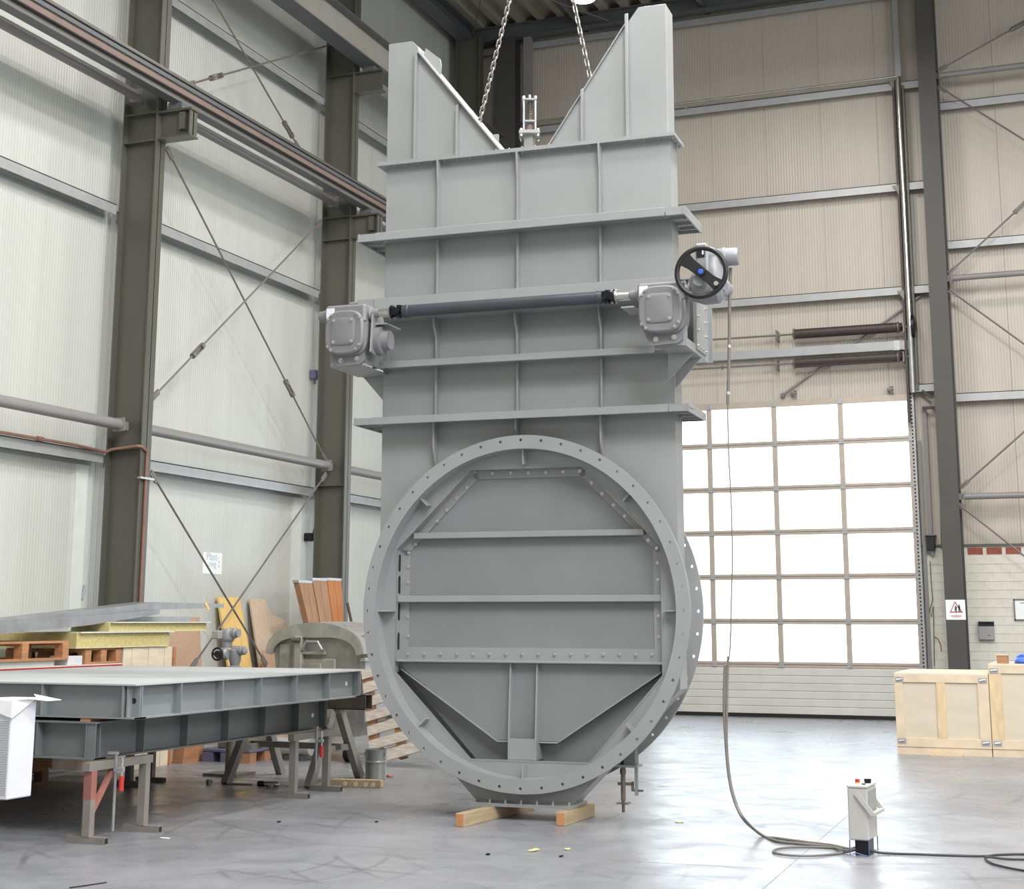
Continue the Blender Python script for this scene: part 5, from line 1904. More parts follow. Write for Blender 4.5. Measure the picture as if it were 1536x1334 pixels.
def sandwich(y0, y1, z0, z1, x1, label, x0=-11.02):
    t = thing('sandwich_panel', ((-11.0 + x1) / 2, (y0 + y1) / 2, z0), label, 'panel')
    MB().box(x0, x1, y0, y1, z0 + 0.004, z1 - 0.012).build('wool_core', 'wool', t)
    MB().box(x0, x1 + 0.035, y0 + 0.02, y1 + 0.05, z1 - 0.012, z1).build('upper_sheet', 'sheetw', t)
    MB().box(x0, x1 + 0.02, y0 - 0.03, y1 - 0.04, z0, z0 + 0.004).build('lower_sheet', 'sheetw', t)
    return t


sandwich(13.18, 14.86, 1.310, 1.478, XP, 'lower yellow cored insulated panel with white metal skin on the pile')
sandwich(13.72, 15.62, 1.480, 1.582, XP + 0.0, 'upper yellow cored insulated panel with white metal skin on the pile', -10.44)
# pale wooden crate end
t = thing('pale_crate', (-10.45, 14.46, 0), 'tall crate of pale planed boards under the panel pile', 'crate')
nb = 6
for i in range(nb):
    y0 = 14.0 + i * 0.93 / nb
    MB().box(XP - 0.02, XP + 0.004 * (i % 2), y0 + 0.002, y0 + 0.93 / nb - 0.002, 0, 1.305).build('board', 'palewood', t)
for i in range(nb):
    x0 = -11.0 + i * 1.02 / nb
    MB().box(x0 + 0.002, x0 + 1.02 / nb - 0.002, 14.0, 14.02, 0, 1.305).build('board', 'palewood', t)
MB().box(-11.0, XP - 0.02, 14.02, 14.93, 1.28, 1.303).build('lid', 'palewood', t)
MB().box(XP + 0.001, XP + 0.03, 14.93, 14.97, 0, 1.30).build('edge_batten', 'pallet', t)
# bundles of bent sheet-metal profiles on top


def profile(pts_top, width, hgt, label, tape=None):
    """folded trough section swept along points (y,z at its right edge x)"""
    P = [Vector(p) for p in pts_top]
    t = thing('sheet_metal_profile', P[0], label, 'profile')
    m = MB()
    n = len(P)
    vs = []
    for i, p in enumerate(P):
        k = 1.0 if i < n - 1 else 0.55
        for dx, dz in ((0, 0), (0, -hgt * k), (-0.012, -hgt * k), (-0.012, -0.012), (-width + 0.012, -0.012), (-width + 0.012, -hgt * k), (-width, -hgt * k), (-width, 0)):
            vs.append((p.x + dx, p.y, p.z + dz))
    fs = []
    for i in range(n - 1):
        for k in range(8):
            k2 = (k + 1) % 8
            fs.append([i * 8 + k, i * 8 + k2, (i + 1) * 8 + k2, (i + 1) * 8 + k])
    fs.append(list(range(8)))
    fs.append([(n - 1) * 8 + k for k in range(8)][::-1])
    m.add(vs, fs).build('trough', 'sheet', t)
    return t


a, b, c = lf(0, 931, -10.15), lf(235, 903.5, -10.15), lf(336, 906, -10.15)
p1_ = profile([(-10.15, a.y - 2, a.z - 0.05), (-10.15, a.y, a.z), (-10.15, b.y, b.z), (-10.15, c.y, c.z)], 0.32, 0.085, 'long grey sheet-metal profile on top of the pile, its beak pointing right')
tq = lf(312, 909, -10.148)
MB().bar((-10.148, tq.y - 0.06, tq.z + 0.04), (-10.148, tq.y + 0.02, tq.z - 0.045), 0.004, 0.04).build('tape', 'ply', p1_)
a, b = lf(0, 936, -10.0), lf(240, 914.5, -10.0)
profile([(-10.0, a.y - 2, a.z - 0.05), (-10.0, a.y, a.z), (-10.0, (a.y + b.y) / 2, (a.z + b.z) / 2), (-10.0, b.y, b.z)], 0.44, 0.10, 'second grey sheet-metal profile, in front of the one with the beak')
# supports of the profiles: a small stack under them
o = MB().box(-10.44, -10.1, 13.9, 15.5, 1.5825, 1.64).build('packing_board', 'sheet', loc=(-10.5, 14.7, 1.5825))
tag(o, 'flat grey sheet between the upper yellow panel and the metal profiles', 'sheet')

# boards leaning against the left wall


def lean_board(pts, th, material, label, name='leaning_board', xb=-10.86, xt=-11.13, edge=None):
    """pts: picture outline; bottom at xb, top at xt (leaning), world extents from the wall plane"""
    W3 = [lf(px, py, -11.0) for px, py in pts]
    zmax = max(p.z for p in W3)
    zmin = min(p.z for p in W3)
    out = []
    for p in W3:
        f = (p.z - zmin) / (zmax - zmin)
        out.append(Vector((xb + (xt - xb) * f, p.y, p.z)))
    o = MB().prism(out, (-th, 0, 0)).build(name, material, loc=out[0])
    tag(o, label, 'board')
    return o


fz = lambda x: lf(x, 1000, -11.0).y


def ybot(px):   # picture row of the floor at this column on the plane x=-11
    lo, hi = 900, 1400
    for _ in range(40):
        mid = (lo + hi) / 2
        if lf(px, mid, -11.0).z > 0:
            lo = mid
        else:
            hi = mid
    return lo


lean_board([(340, 896), (372, 896), (384, ybot(384)), (346, ybot(346))], 0.03, 'ply', 'yellow plywood board leaning on the wall behind the small actuator')
lean_board([(387, 899), (410, 899), (413, 912), (417, 922), (430, 928), (433, 930), (440, 942), (452, 955), (456, ybot(456)), (392, ybot(392))], 0.025, 'beige', 'beige board with a torn edge leaning on the wall left of the bin')
lean_board([(217, 926), (314, 926), (306, ybot(306)), (212, ybot(212))], 0.02, 'chipboard', 'brown chipboard sheet leaning on the wall behind the panel pile', xb=-10.98, xt=-11.15)
lean_board([(376, 976), (404, 976), (406, ybot(406)), (374, ybot(374))], 0.03, 'chipboard', 'low brown board standing between plywood and bin', xb=-10.75, xt=-10.8)
# three thick planks leaning by the second column
for (p0, p1, q0, q1, mt_, lb) in (((448, 873), (468, 870), (460, 950), (476, 950), 'plank', 'left one of three thick planks leaning by the second column'),
                                ((468.5, 870), (490, 866), (476.5, 950), (495, 950), 'plank', 'middle one of three thick planks leaning by the second column'),
                                ((490.5, 869), (512, 867), (495.5, 950), (511, 950), 'plankor', 'right, orange one of three thick planks leaning by the second column')):
    Xp = -10.38
    A, B_, C_, D_ = lf(*p0, Xp), lf(*p1, Xp), lf(*q1, Xp), lf(*q0, Xp)
    # extend down to the floor
    f1 = A.z / (A.z - D_.z)
    f2 = B_.z / (B_.z - C_.z)
    Dy, Cy = A.y + (D_.y - A.y) * f1, B_.y + (C_.y - B_.y) * f2
    t = thing('plank_bundle', (Xp, (Dy + Cy) / 2, 0), lb, 'plank')
    npl = 2
    for k in range(npl):
        ya0, ya1 = A.y + (B_.y - A.y) * k / npl, A.y + (B_.y - A.y) * (k + 1) / npl - 0.006
        yb0, yb1 = Dy + (Cy - Dy) * k / npl, Dy + (Cy - Dy) * (k + 1) / npl - 0.006
        zt_ = (A.z + B_.z) / 2
        MB().prism([Vector((Xp, ya0, zt_)), Vector((Xp, ya1, zt_)), Vector((Xp + 0.2, yb1, 0)), Vector((Xp + 0.2, yb0, 0))], (-0.09, 0, 0)).build('plank', mt_, t)
    MB().box(Xp - 0.095, Xp + 0.006, A.y - 0.01, B_.y + 0.004, (A.z + B_.z) / 2 - 0.03, (A.z + B_.z) / 2 + 0.005).build('zinc_band', 'galv', t)

# ================================================================== WASTE BIN
YBn = 15.9
q0, q1 = bk(403, 980, YBn), bk(543, 985, YBn)
bx0, bx1 = q0.x, q1.x
zr = q0.z + 0.02                 # rim height
bc, bw2 = (bx0 + bx1) / 2, (bx1 - bx0) / 2
zt = bk(470, 938, YBn).z
LEN = 1.05
t = thing('waste_bin', (bc, YBn + LEN / 2, 0), 'weathered metal waste bin with round lid, behind the platforms', 'bin')


def arch(v, k=1.0, base=None, n=18, inset=0.0):
    out = []
    for i in range(n + 1):
        a = PI * i / n
        out.append(Vector((bc - (bw2 - inset) * k * math.cos(a), v, zr + (zt - zr - inset) * math.sin(a) ** 0.8)))
    return out


m = MB()
tub = arch(YBn + 0.03, 0.97, inset=0.04) + [Vector((bx1 - 0.14, YBn + 0.12, 0.28)), Vector((bx0 + 0.14, YBn + 0.12, 0.28))]
tub2 = [Vector((p.x, YBn + LEN - 0.03 if p.z > 0.5 else YBn + LEN - 0.12, p.z)) for p in tub]
n_ = len(tub)
m.add(tub + tub2, [list(range(n_))[::-1], [i + n_ for i in range(n_)]] + [[i, (i + 1) % n_, (i + 1) % n_ + n_, i + n_] for i in range(n_)])
body_ = m.build('tub', 'bin', t)
# lid: arched shell with end aprons
def lidpts(v, r):
    return [Vector((bc - (bw2 + r) * math.cos(PI * i / 18), v, zr - 0.02 + (zt - zr + 0.02 + r) * math.sin(PI * i / 18) ** 0.8)) for i in range(19)]


for nm, v0, v1, r0, r1 in (('lid', YBn - 0.02, YBn + LEN + 0.02, 0.03, 0.0),):
    o0, o1 = lidpts(v0, r0), lidpts(v1, r0)
    i0, i1 = lidpts(v0, r1), lidpts(v1, r1)
    m = MB()
    vs = o0 + o1 + i0 + i1
    fs = []
    for i in range(18):
        fs += [[i, i + 1, i + 20, i + 19], [38 + i, 38 + i + 1, 57 + i + 1, 57 + i], [i, i + 1, 38 + i + 1, 38 + i], [19 + i, 19 + i + 1, 57 + i + 1, 57 + i]]
    fs += [[0, 19, 57, 38], [18, 37, 75, 56]]
    lid = m.add(vs, fs).build('lid', 'binlid', t, smooth=True)
# end apron of the lid (arched band)
ap_o, ap_i = lidpts(YBn - 0.03, 0.025), []
for i, p in enumerate(ap_o):
    d = Vector((bc, p.y, zr - 0.15)) - p
    ap_i.append(p + d.normalized() * (0.09 + 0.08 * math.sin(PI * i / 18)))
m = MB()
n_ = 19
vs = ap_o + ap_i + [p + Vector((0, 0.02, 0)) for p in ap_o + ap_i]
fs = []
for i in range(18):
    fs += [[i, i + 1, n_ + i + 1, n_ + i], [2 * n_ + i, 2 * n_ + i + 1, 3 * n_ + i + 1, 3 * n_ + i], [n_ + i, n_ + i + 1, 3 * n_ + i + 1, 3 * n_ + i], [i, i + 1, 2 * n_ + i + 1, 2 * n_ + i]]
m.add(vs, fs).build('lid_apron', 'bin', lid)
# ribs along the lid
for k in (5, 9, 12, 15):
    p = lidpts(YBn, 0.034)[k]
    MB().bar((p.x, YBn + 0.1, p.z), (p.x, YBn + LEN - 0.05, p.z), 0.03, 0.012).build('lid_rib', 'binlid', lid)
# hinge arm, handle, raised panels on the end
xh = bk(448, 985, YBn).x
MB().box(xh - 0.045, xh + 0.06, YBn - 0.05, YBn + 0.03, 0.75, zt - 0.13).build('hinge_arm', 'bin', t, bevel=0.012)
MB().cyl((xh - 0.06, YBn - 0.06, zt - 0.17), (xh + 0.05, YBn - 0.06, zt - 0.17), 0.03, n=12).build('hinge_pin', 'rawsteel', t)
ha, hb = bk(453, 977, YBn - 0.06), bk(482, 977, YBn - 0.06)
ht = bk(465, 963, YBn - 0.06).z
MB().tube([(ha.x, YBn, ha.z), (ha.x, YBn - 0.06, ha.z + 0.02), (ha.x + 0.05, YBn - 0.06, ht), (hb.x - 0.05, YBn - 0.06, ht), (hb.x, YBn - 0.06, hb.z + 0.02), (hb.x, YBn, hb.z)], 0.018, 8).build('handle', 'galv', t, smooth=True)
MB().box(ha.x - 0.02, hb.x + 0.02, YBn - 0.03, YBn + 0.03, ha.z - 0.035, ha.z - 0.005).build('handle_pad', 'bin', t)
pn = bk(470, 1000, YBn)
MB().box(pn.x - 0.20, pn.x + 0.28, YBn + 0.01, YBn + 0.05, 0.7, pn.z + 0.09).build('raised_panel', 'bin', t, bevel=0.02)
MB().box(pn.x - 0.16, pn.x + 0.10, YBn - 0.0, YBn + 0.03, 0.75, pn.z + 0.04).build('raised_panel', 'bin', t, bevel=0.012)
MB().box(bx0 + 0.12, bx0 + 0.28, YBn + 0.01, YBn + 0.05, 0.7, zr + 0.1).build('raised_panel', 'bin', t, bevel=0.02)
# rim with rails on the right side
MB().box(bx1 - 0.04, bx1 + 0.05, YBn, YBn + LEN, zr - 0.11, zr - 0.06).build('rim', 'galv', t, bevel=0.01)
MB().box(bx1 - 0.06, bx1 + 0.06, YBn, YBn + LEN, zr - 0.26, zr - 0.20).build('rim', 'galv', t, bevel=0.01)
MB().box(bx1 - 0.10, bx1 + 0.02, YBn + 0.05, YBn + LEN - 0.05, 0.45, zr - 0.06).build('side_wall', 'galv', t)
for xx in (bx0 + 0.28, bx1 - 0.22):
    for yy in (YBn + 0.15, YBn + LEN - 0.15):
        w = MB().cyl((xx - 0.03, yy, 0.1), (xx + 0.03, yy, 0.1), 0.10, n=20).build('wheel', 'rubber', t, smooth=True)
        MB().cyl((xx - 0.035, yy, 0.1), (xx + 0.035, yy, 0.1), 0.05, n=14).build('wheel_hub', 'galv', w)
        MB().box(xx - 0.05, xx + 0.05, yy - 0.05, yy + 0.06, 0.16, 0.29).build('castor_fork', 'galv', t)
# small actuator standing on a post behind the platform
q = bk(345, 1000, 14.2)
t = thing('spare_actuator', (q.x, 14.2, 0), 'small grey electric actuator with black handwheel, on a post behind the upper platform', 'actuator')
pz = lambda y: bk(345, y, 14.2).z
px_ = lambda x: bk(x, 970, 14.2).x
MB().cyl((px_(351), 14.2, 0), (px_(351), 14.2, pz(1003)), 0.05, n=16).build('post', 'stand', t)
MB().box(px_(351) - 0.2, px_(351) + 0.2, 14.0, 14.4, 0, 0.03).build('foot_plate', 'stand', t)
m = MB()
m.lathe((px_(353), 14.2, pz(1003)), (0, 0, 1), [(0.075, 0), (0.075, 0.02), (0.05, 0.03), (0.055, 0.06), (0.065, 0.09), (0.065, 0.19), (0.04, 0.21)], 20)
m.lathe((px_(356), 14.2, pz(976)), (1, 0, 0), [(0.05, -0.05), (0.05, 0.06), (0.045, 0.065), (0.045, 0.10), (0.03, 0.11)], 18)
ab = m.build('gear_housing', 'actuator', t, smooth=True)
m = MB().lathe((px_(334), 14.12, pz(981)), (1, 0, 0), [(0.06, 0), (0.065, 0.03), (0.065, 0.10), (0.05, 0.12)], 18)
m.build('motor', 'actuator', t, smooth=True)
m = MB().lathe((px_(340.5), 14.2, pz(972)), (0, 0, 1), [(0.055, 0), (0.055, 0.06), (0.075, 0.08), (0.08, 0.10), (0.08, 0.17), (0.06, 0.20)], 20)
m.build('column_housing', 'actuator', t, smooth=True)
m = MB().lathe((px_(347), 14.2, pz(950)), (1, 0, 0), [(0.055, -0.04), (0.055, 0.05), (0.045, 0.06), (0.045, 0.09)], 18)
m.build('side_housing', 'actuator', t, smooth=True)
MB().box(px_(328), px_(339), 14.05, 14.15, pz(959), pz(946)).build('control_head', 'cranelight', t, bevel=0.01)
hc = Vector((px_(340), 14.02, pz(981)))
hw2 = MB().tube([hc + Vector((0.062 * math.cos(2 * PI * i / 28), 0, 0.062 * math.sin(2 * PI * i / 28))) for i in range(28)], 0.011, 8, closed=True).build('handwheel', 'black', t, smooth=True)
MB().cyl(hc + Vector((0, -0.01, 0)), hc + Vector((0, 0.06, 0)), 0.035, n=14).build('wheel_hub', 'black', hw2)
MB().box(hc.x - 0.06, hc.x + 0.06, hc.y - 0.008, hc.y + 0.008, hc.z - 0.014, hc.z + 0.014).build('spoke', 'black', hw2)

# ================================================================== LEANING PALLET, BUCKET, TIMBER, ODDS
t = thing('leaning_pallet', (-7.7, 16.3, 0), 'weathered white pallet leaning back behind the valve flange', 'pallet')
rows = [((548, 1143), (606, 1128)), ((546, 1118), (610, 1098)), ((541, 1103), (600, 1080)), ((537, 1073), (582, 1058)), ((535, 1052), (578, 1032)), ((532, 1030), (572, 1012))]
lean0 = Vector((-7.75, 16.0, 0.0))
ta = math.radians(16)
ux = Vector((math.cos(ta), 0.10, math.sin(ta))).normalized()
up_v = Vector((-math.sin(ta), 0.28, math.cos(ta))).normalized()
nrm = ux.cross(up_v).normalized()
if nrm.y > 0:
    nrm = -nrm
o0 = fl(556, 1148, 0.02)
Wp = 0.80
for k in range(7):
    c0 = o0 + up_v * (0.0 + k * 0.165)
    j = random.uniform(-0.012, 0.012)
    MB().hexa([c0, c0 + ux * Wp, c0 + ux * Wp - nrm * 0.022, c0 - nrm * 0.022], [c0 + up_v * (0.115 + j), c0 + ux * Wp + up_v * (0.115 + j), c0 + ux * Wp + up_v * (0.115 + j) - nrm * 0.022, c0 + up_v * (0.115 + j) - nrm * 0.022]).build('slat', 'palletgrey', t)
for a in (0.0, 0.32, 0.66):
    c0 = o0 + ux * (a + 0.0) - nrm * 0.023
    MB().hexa([c0, c0 + ux * 0.09, c0 + ux * 0.09 - nrm * 0.1, c0 - nrm * 0.1], [c0 + up_v * 1.1, c0 + ux * 0.09 + up_v * 1.1, c0 + ux * 0.09 + up_v * 1.1 - nrm * 0.1, c0 + up_v * 1.1 - nrm * 0.1]).build('bearer', 'palletside', t)
for k in range(3):
    c0 = o0 + up_v * (0.05 + k * 0.45) - nrm * 0.124
    MB().hexa([c0, c0 + ux * Wp, c0 + ux * Wp - nrm * 0.02, c0 - nrm * 0.02], [c0 + up_v * 0.12, c0 + ux * Wp + up_v * 0.12, c0 + ux * Wp + up_v * 0.12 - nrm * 0.02, c0 + up_v * 0.12 - nrm * 0.02]).build('slat', 'palletgrey', t)
# bucket
q = fl(563.5, 1169)
t = thing('tin_bucket', q, 'small tin bucket on the floor left of the valve flange', 'bucket')
MB().lathe((q.x, q.y, 0), (0, 0, 1), [(0.095, 0.0), (0.105, 0.005), (0.108, 0.16), (0.113, 0.165), (0.113, 0.18), (0.108, 0.185), (0.112, 0.29), (0.118, 0.30), (0.108, 0.30), (0.10, 0.02), (0, 0.02)], 28).build('shell', 'bucket', t, smooth=True)
MB().tube([(q.x + 0.115 * math.cos(a), q.y - 0.03, 0.27 + 0.10 * math.sin(-a)) for a in [PI * i / 10 for i in range(11)]], 0.004, 6).build('bail', 'rod', t)
o = MB().prism([fl(548, 1142, 0.12), fl(557, 1158, 0.06), fl(565, 1160, 0.06), fl(556, 1142, 0.12)], (0.0, 0.004, 0.0)).build('label_card', 'paper', loc=fl(556, 1150))
tag(o, 'white and red printed card leaning against the tin bucket', 'card')
MB().prism([fl(550, 1143, 0.124), fl(552, 1147, 0.11), fl(558, 1146, 0.11), fl(556, 1143, 0.124)], (0.0, -0.002, 0.0)).build('red_print', 'redline', o)
# timber with round knots
a, b = fl(494, 1181), fl(570, 1183)
o = timber(a + Vector((0, 0.05, 0)), b + Vector((0, 0.05, 0)), 0.08, 0.075, 'short squared timber with pale round marks, left of the valve')
for k, x in enumerate((517, 533, 548, 559)):
    p = bk(x, 1175, a.y)
    MB().cyl((p.x, p.y + 0.008, 0.037), (p.x, p.y + 0.003, 0.037), 0.022, n=14).build('round_mark', 'palewood', o)
# violet plastic pallet with dark gaps, under the platforms
q = fl(305, 1143)
t = thing('plastic_pallet', (q.x + 0.5, q.y + 0.4, 0), 'violet grey plastic pallet on the floor behind the trestle', 'pallet')
y0_ = q.y
x0_, x1_ = fl(302, 1143).x, fl(392, 1143).x
MB().box(x0_, x1_, y0_, y0_ + 0.8, 0.11, 0.15).build('deck', 'violet', t, bevel=0.01)
for k in range(3):
    xa = x0_ + k * (x1_ - x0_ - 0.14) / 2
    for yy in (y0_, y0_ + 0.33, y0_ + 0.66):
        MB().box(xa, xa + 0.14, yy, yy + 0.14, 0.0, 0.11).build('foot', 'violet' if k < 2 else 'palletside', t)
tag(MB().box(x0_ + 0.15, x1_ - 0.1, y0_ + 0.08, y0_ + 0.7, 0.1505, 0.24).build('flat_carton', 'column', loc=(q.x + 0.5, q.y + 0.4, 0.15), bevel=0.01), 'flat dark bundle lying on the plastic pallet', 'bundle')
q = fl(270, 1146)
t = thing('wedge_crate', q, 'small tilted wooden crate piece under the platforms, by the plastic pallet', 'crate')
MB().prism([(q.x - 0.10, q.y, 0), (q.x + 0.03, q.y, 0), (q.x + 0.06, q.y, 0.22), (q.x - 0.10, q.y, 0.24)], (0, 0.4, 0)).build('board', 'pallet', t)
MB().box(q.x - 0.12, q.x + 0.08, q.y - 0.02, q.y + 0.42, 0.24, 0.26).build('lid', 'palletside', t)
# cable drum / hose mess by the bin wheels: pale roll and dark hoses
q0, q1 = fl(418, 1140), fl(478, 1140)
o = MB().cyl((q0.x, q0.y, 0.16), (q1.x, q0.y, 0.16), 0.10, n=22).build('pale_roll', 'control', loc=(q0.x, q0.y, 0.06), smooth=True)
# tools on the floor
q = fl(402, 1181)
t = thing('impact_wrench', q, 'metal air wrench lying on the floor in front of the trestle', 'tool')
d = Vector((1, 0.12, 0)).normalized()
MB().lathe(q - d * 0.11 + Vector((0, 0, 0.03)), d, [(0.02, 0), (0.028, 0.01), (0.028, 0.07), (0.02, 0.08)], 14).build('head', 'black', t, smooth=True)
MB().lathe(q - d * 0.03 + Vector((0, 0, 0.03)), d, [(0.024, 0), (0.03, 0.02), (0.03, 0.12), (0.018, 0.15)], 14).build('body', 'zinc', t, smooth=True)
MB().bar(q + d * 0.06 + Vector((0, 0, 0.02)), q + d * 0.10 + Vector((-0.02, -0.13, 0.015)), 0.03, 0.03).build('grip', 'rod', t)
q = fl(358, 1178)
tag(MB().cyl(q + Vector((-0.13, 0, 0.008)), q + Vector((0.13, 0.04, 0.008)), 0.008, n=8).build('steel_bar', 'galv', loc=q), 'thin steel bar on the floor beside the left trestle foot', 'bar')
q = fl(313, 1177)
t = thing('coupling', q, 'small zinc hose coupling on the floor left of the trestle foot', 'tool')
MB().lathe(q + Vector((-0.03, 0, 0.025)), (1, 0.2, 0), [(0.015, 0), (0.025, 0.01), (0.025, 0.03), (0.012, 0.035), (0.012, 0.07)], 12).build('body', 'zinc', t)
MB().box(q.x + 0.01, q.x + 0.035, q.y - 0.02, q.y + 0.005, 0, 0.05).build('lug', 'zinc', t)
o = bpy.data.objects.get('pale_roll')
tag(o, 'pale roll lying behind the trestle between the bin wheels', 'roll')
o.location.z = 0.06
MB().box(q0.x + 0.1, q1.x - 0.1, q0.y - 0.06, q0.y + 0.06, 0.0, 0.062).build('cradle', 'column', o)
# wooden beam behind the flange at the left wall (thin leaning stick)
a, b = lf(521, 905, -10.3), lf(533, 960, -10.0)
dirv = (b - a)
b = a + dirv * (a.z / (a.z - b.z))
tag(MB().bar(a, b, 0.03, 0.03).build('leaning_stick', 'spring', loc=b), 'thin dark stick leaning right of the second column', 'stick')

# ================================================================== RIGHT SIDE: CRATES
def crate(x0, x1, y0, y1, z1, uprights, label):
    t = thing('shipping_crate', ((x0 + x1) / 2, (y0 + y1) / 2, 0), label, 'crate')
    zb = 0.09
    for yy in (y0 + 0.01, (y0 + y1) / 2, y1 - 0.1):
        MB().box(x0 + 0.002, x1 - 0.002, yy, yy + 0.09, 0.0, zb).build('skid', 'crate', t)
    MB().box(x0 + 0.004, x1 - 0.004, y0 + 0.018, y0 + 0.03, zb, z1 - 0.02).build('ply_panel', 'crateply', t)
    MB().box(x0 + 0.004, x1 - 0.004, y1 - 0.03, y1 - 0.018, zb, z1 - 0.02).build('ply_panel', 'crateply', t)
    MB().box(x0, x0 + 0.015, y0 + 0.03, y1 - 0.03, zb, z1 - 0.02).build('ply_panel', 'crateply', t)
    MB().box(x1 - 0.015, x1, y0 + 0.03, y1 - 0.03, zb, z1 - 0.02).build('ply_panel', 'crateply', t)
    MB().box(x0, x1, y0, y1, z1 - 0.02, z1).build('lid', 'palewood', t)
    MB().box(x0, x1, y0, y0 + 0.018, z1 - 0.115, z1 - 0.02).build('batten', 'crate', t, bevel=0.003)
    MB().box(x0, x1, y0, y0 + 0.018, zb, zb + 0.11).build('batten', 'crate', t, bevel=0.003)
    for u0, u1, mt_ in uprights:
        MB().box(u0, u1, y0, y0 + 0.018, zb + 0.1105, z1 - 0.1155).build('batten', mt_, t, bevel=0.003)
    for xx in (x0 + 0.015, x1 - 0.115):
        for zz in (z1 - 0.09, zb + 0.06):
            c = MB().box(xx, xx + 0.10, y0 - 0.004, y0, zz - 0.025, zz + 0.04).build('corner_clip', 'galv', t)
            MB().cyl((xx + 0.015, y0 - 0.012, zz + 0.008), (xx + 0.085, y0 - 0.012, zz + 0.016), 0.010, n=8).build('latch', 'zinc', c)
    return t


cy0 = 19.55
cx0, cx1 = -2.49, -1.372
crate(cx0, cx1, cy0, cy0 + 1.65, 0.978, [(cx0, cx0 + 0.10, 'crate'), (cx0 + 0.50, cx0 + 0.605, 'cratestain'), (cx1 - 0.13, cx1, 'crate')], 'long low pine shipping crate in front of the door, left of the taller one')
crate(-1.366, 0.35, cy0 + 0.02, cy0 + 1.6, 1.098, [(-1.366, -1.22, 'cratestain'), (-0.35, -0.21, 'crate'), (0.21, 0.35, 'crate')], 'taller pine shipping crate at the right picture edge')
tag(MB().box(-2.1, -1.7, cy0 - 0.09, cy0 - 0.01, 0, 0.02).build('floor_batten', 'cratestain', loc=(-1.9, cy0 - 0.05, 0)), 'thin flat batten on the floor before the low crate', 'batten')
q = bk(1504, 992, cy0 + 0.25)
o = MB().box(q.x - 0.065, q.x + 0.065, cy0 + 0.2, cy0 + 0.36, 1.098, 1.195).build('speckled_block', 'palletside', loc=(q.x, cy0 + 0.28, 1.098), bevel=0.006)
tag(o, 'small brown speckled block on top of the taller crate', 'block')
MB().box(q.x - 0.07, q.x + 0.07, cy0 + 0.195, cy0 + 0.365, 1.195, 1.207).build('lid', 'crate', o)
q = bk(1534, 990, cy0 + 0.3)
rng = random.Random(3)
m = MB()
rings = []
for k, (r, z) in enumerate(((0.12, 0), (0.14, 0.03), (0.11, 0.075), (0.05, 0.105), (0.0, 0.11))):
    rings.append([Vector((q.x + 0.05 + r * 1.2 * math.cos(a) * (1 + 0.12 * math.sin(3 * a + k)), cy0 + 0.3 + r * math.sin(a), 1.098 + z + 0.008 * math.sin(5 * a + k))) for a in [2 * PI * i / 16 for i in range(16)]])
o = loft(rings).build('blue_cloth', 'blue', loc=(q.x + 0.05, cy0 + 0.3, 1.098), smooth=True)
tag(o, 'crumpled blue cloth on the taller crate at the right edge', 'cloth')
m = MB().lathe((q.x + 0.14, cy0 + 0.55, 1.098), (0, 0, 1), [(0.10, 0), (0.13, 0.08), (0.12, 0.18), (0.06, 0.26), (0, 0.27)], 18)
o = m.build('grey_bag', 'bin', loc=(q.x + 0.14, cy0 + 0.55, 1.098), smooth=True)
tag(o, 'grey bag behind the blue cloth on the taller crate', 'bag')

# ================================================================== CONTROL BOX AND CABLES
pA, pB, pC = fl(1274.5, 1284), fl(1304.5, 1286), fl(1321.5, 1277)
ex = (pB - pA).normalized()
wd = (pB - pA).length
ey = Vector((-ex.y, ex.x, 0))
dp = 0.30
t = thing('control_box', (pA + pB) / 2 + ey * dp / 2, 'pale grey control box with carrying handle on wire feet, right foreground', 'control box')
zb, ztp = 0.105, 0.455


def cb(a, b, z):
    return pA + ex * a + ey * b + Vector((0, 0, z))


def cbox(a0, a1, b0, b1, z0, z1):
    return MB().hexa([cb(a0, b0, z0), cb(a1, b0, z0), cb(a1, b1, z0), cb(a0, b1, z0)], [cb(a0, b0, z1), cb(a1, b0, z1), cb(a1, b1, z1), cb(a0, b1, z1)])


cbox(0, wd, 0, dp, zb, ztp).build('housing', 'control', t, bevel=0.008)
cbox(wd, wd + 0.004, 0.03, dp - 0.02, ztp - 0.17, ztp - 0.02).build('recessed_panel', 'boxgrey', t)
cbox(-0.003, wd + 0.003, -0.003, dp + 0.003, ztp, ztp + 0.018).build('lid', 'control', t, bevel=0.004)
# handle: U-shaped flat bar pivoted on both side faces, hanging down to the right
hp = []
for b in (-0.012, dp + 0.012):
    hp.append((cb(wd * 0.45, b, ztp - 0.03), cb(wd + 0.035, b, ztp - 0.17)))
m = MB()
for a_, b_ in hp:
    m.bar(a_, b_, 0.014, 0.032, up=ex)
m.bar(hp[0][1] - ey * 0.006, hp[1][1] + ey * 0.006, 0.032, 0.02)
m.build('handle', 'control', t)
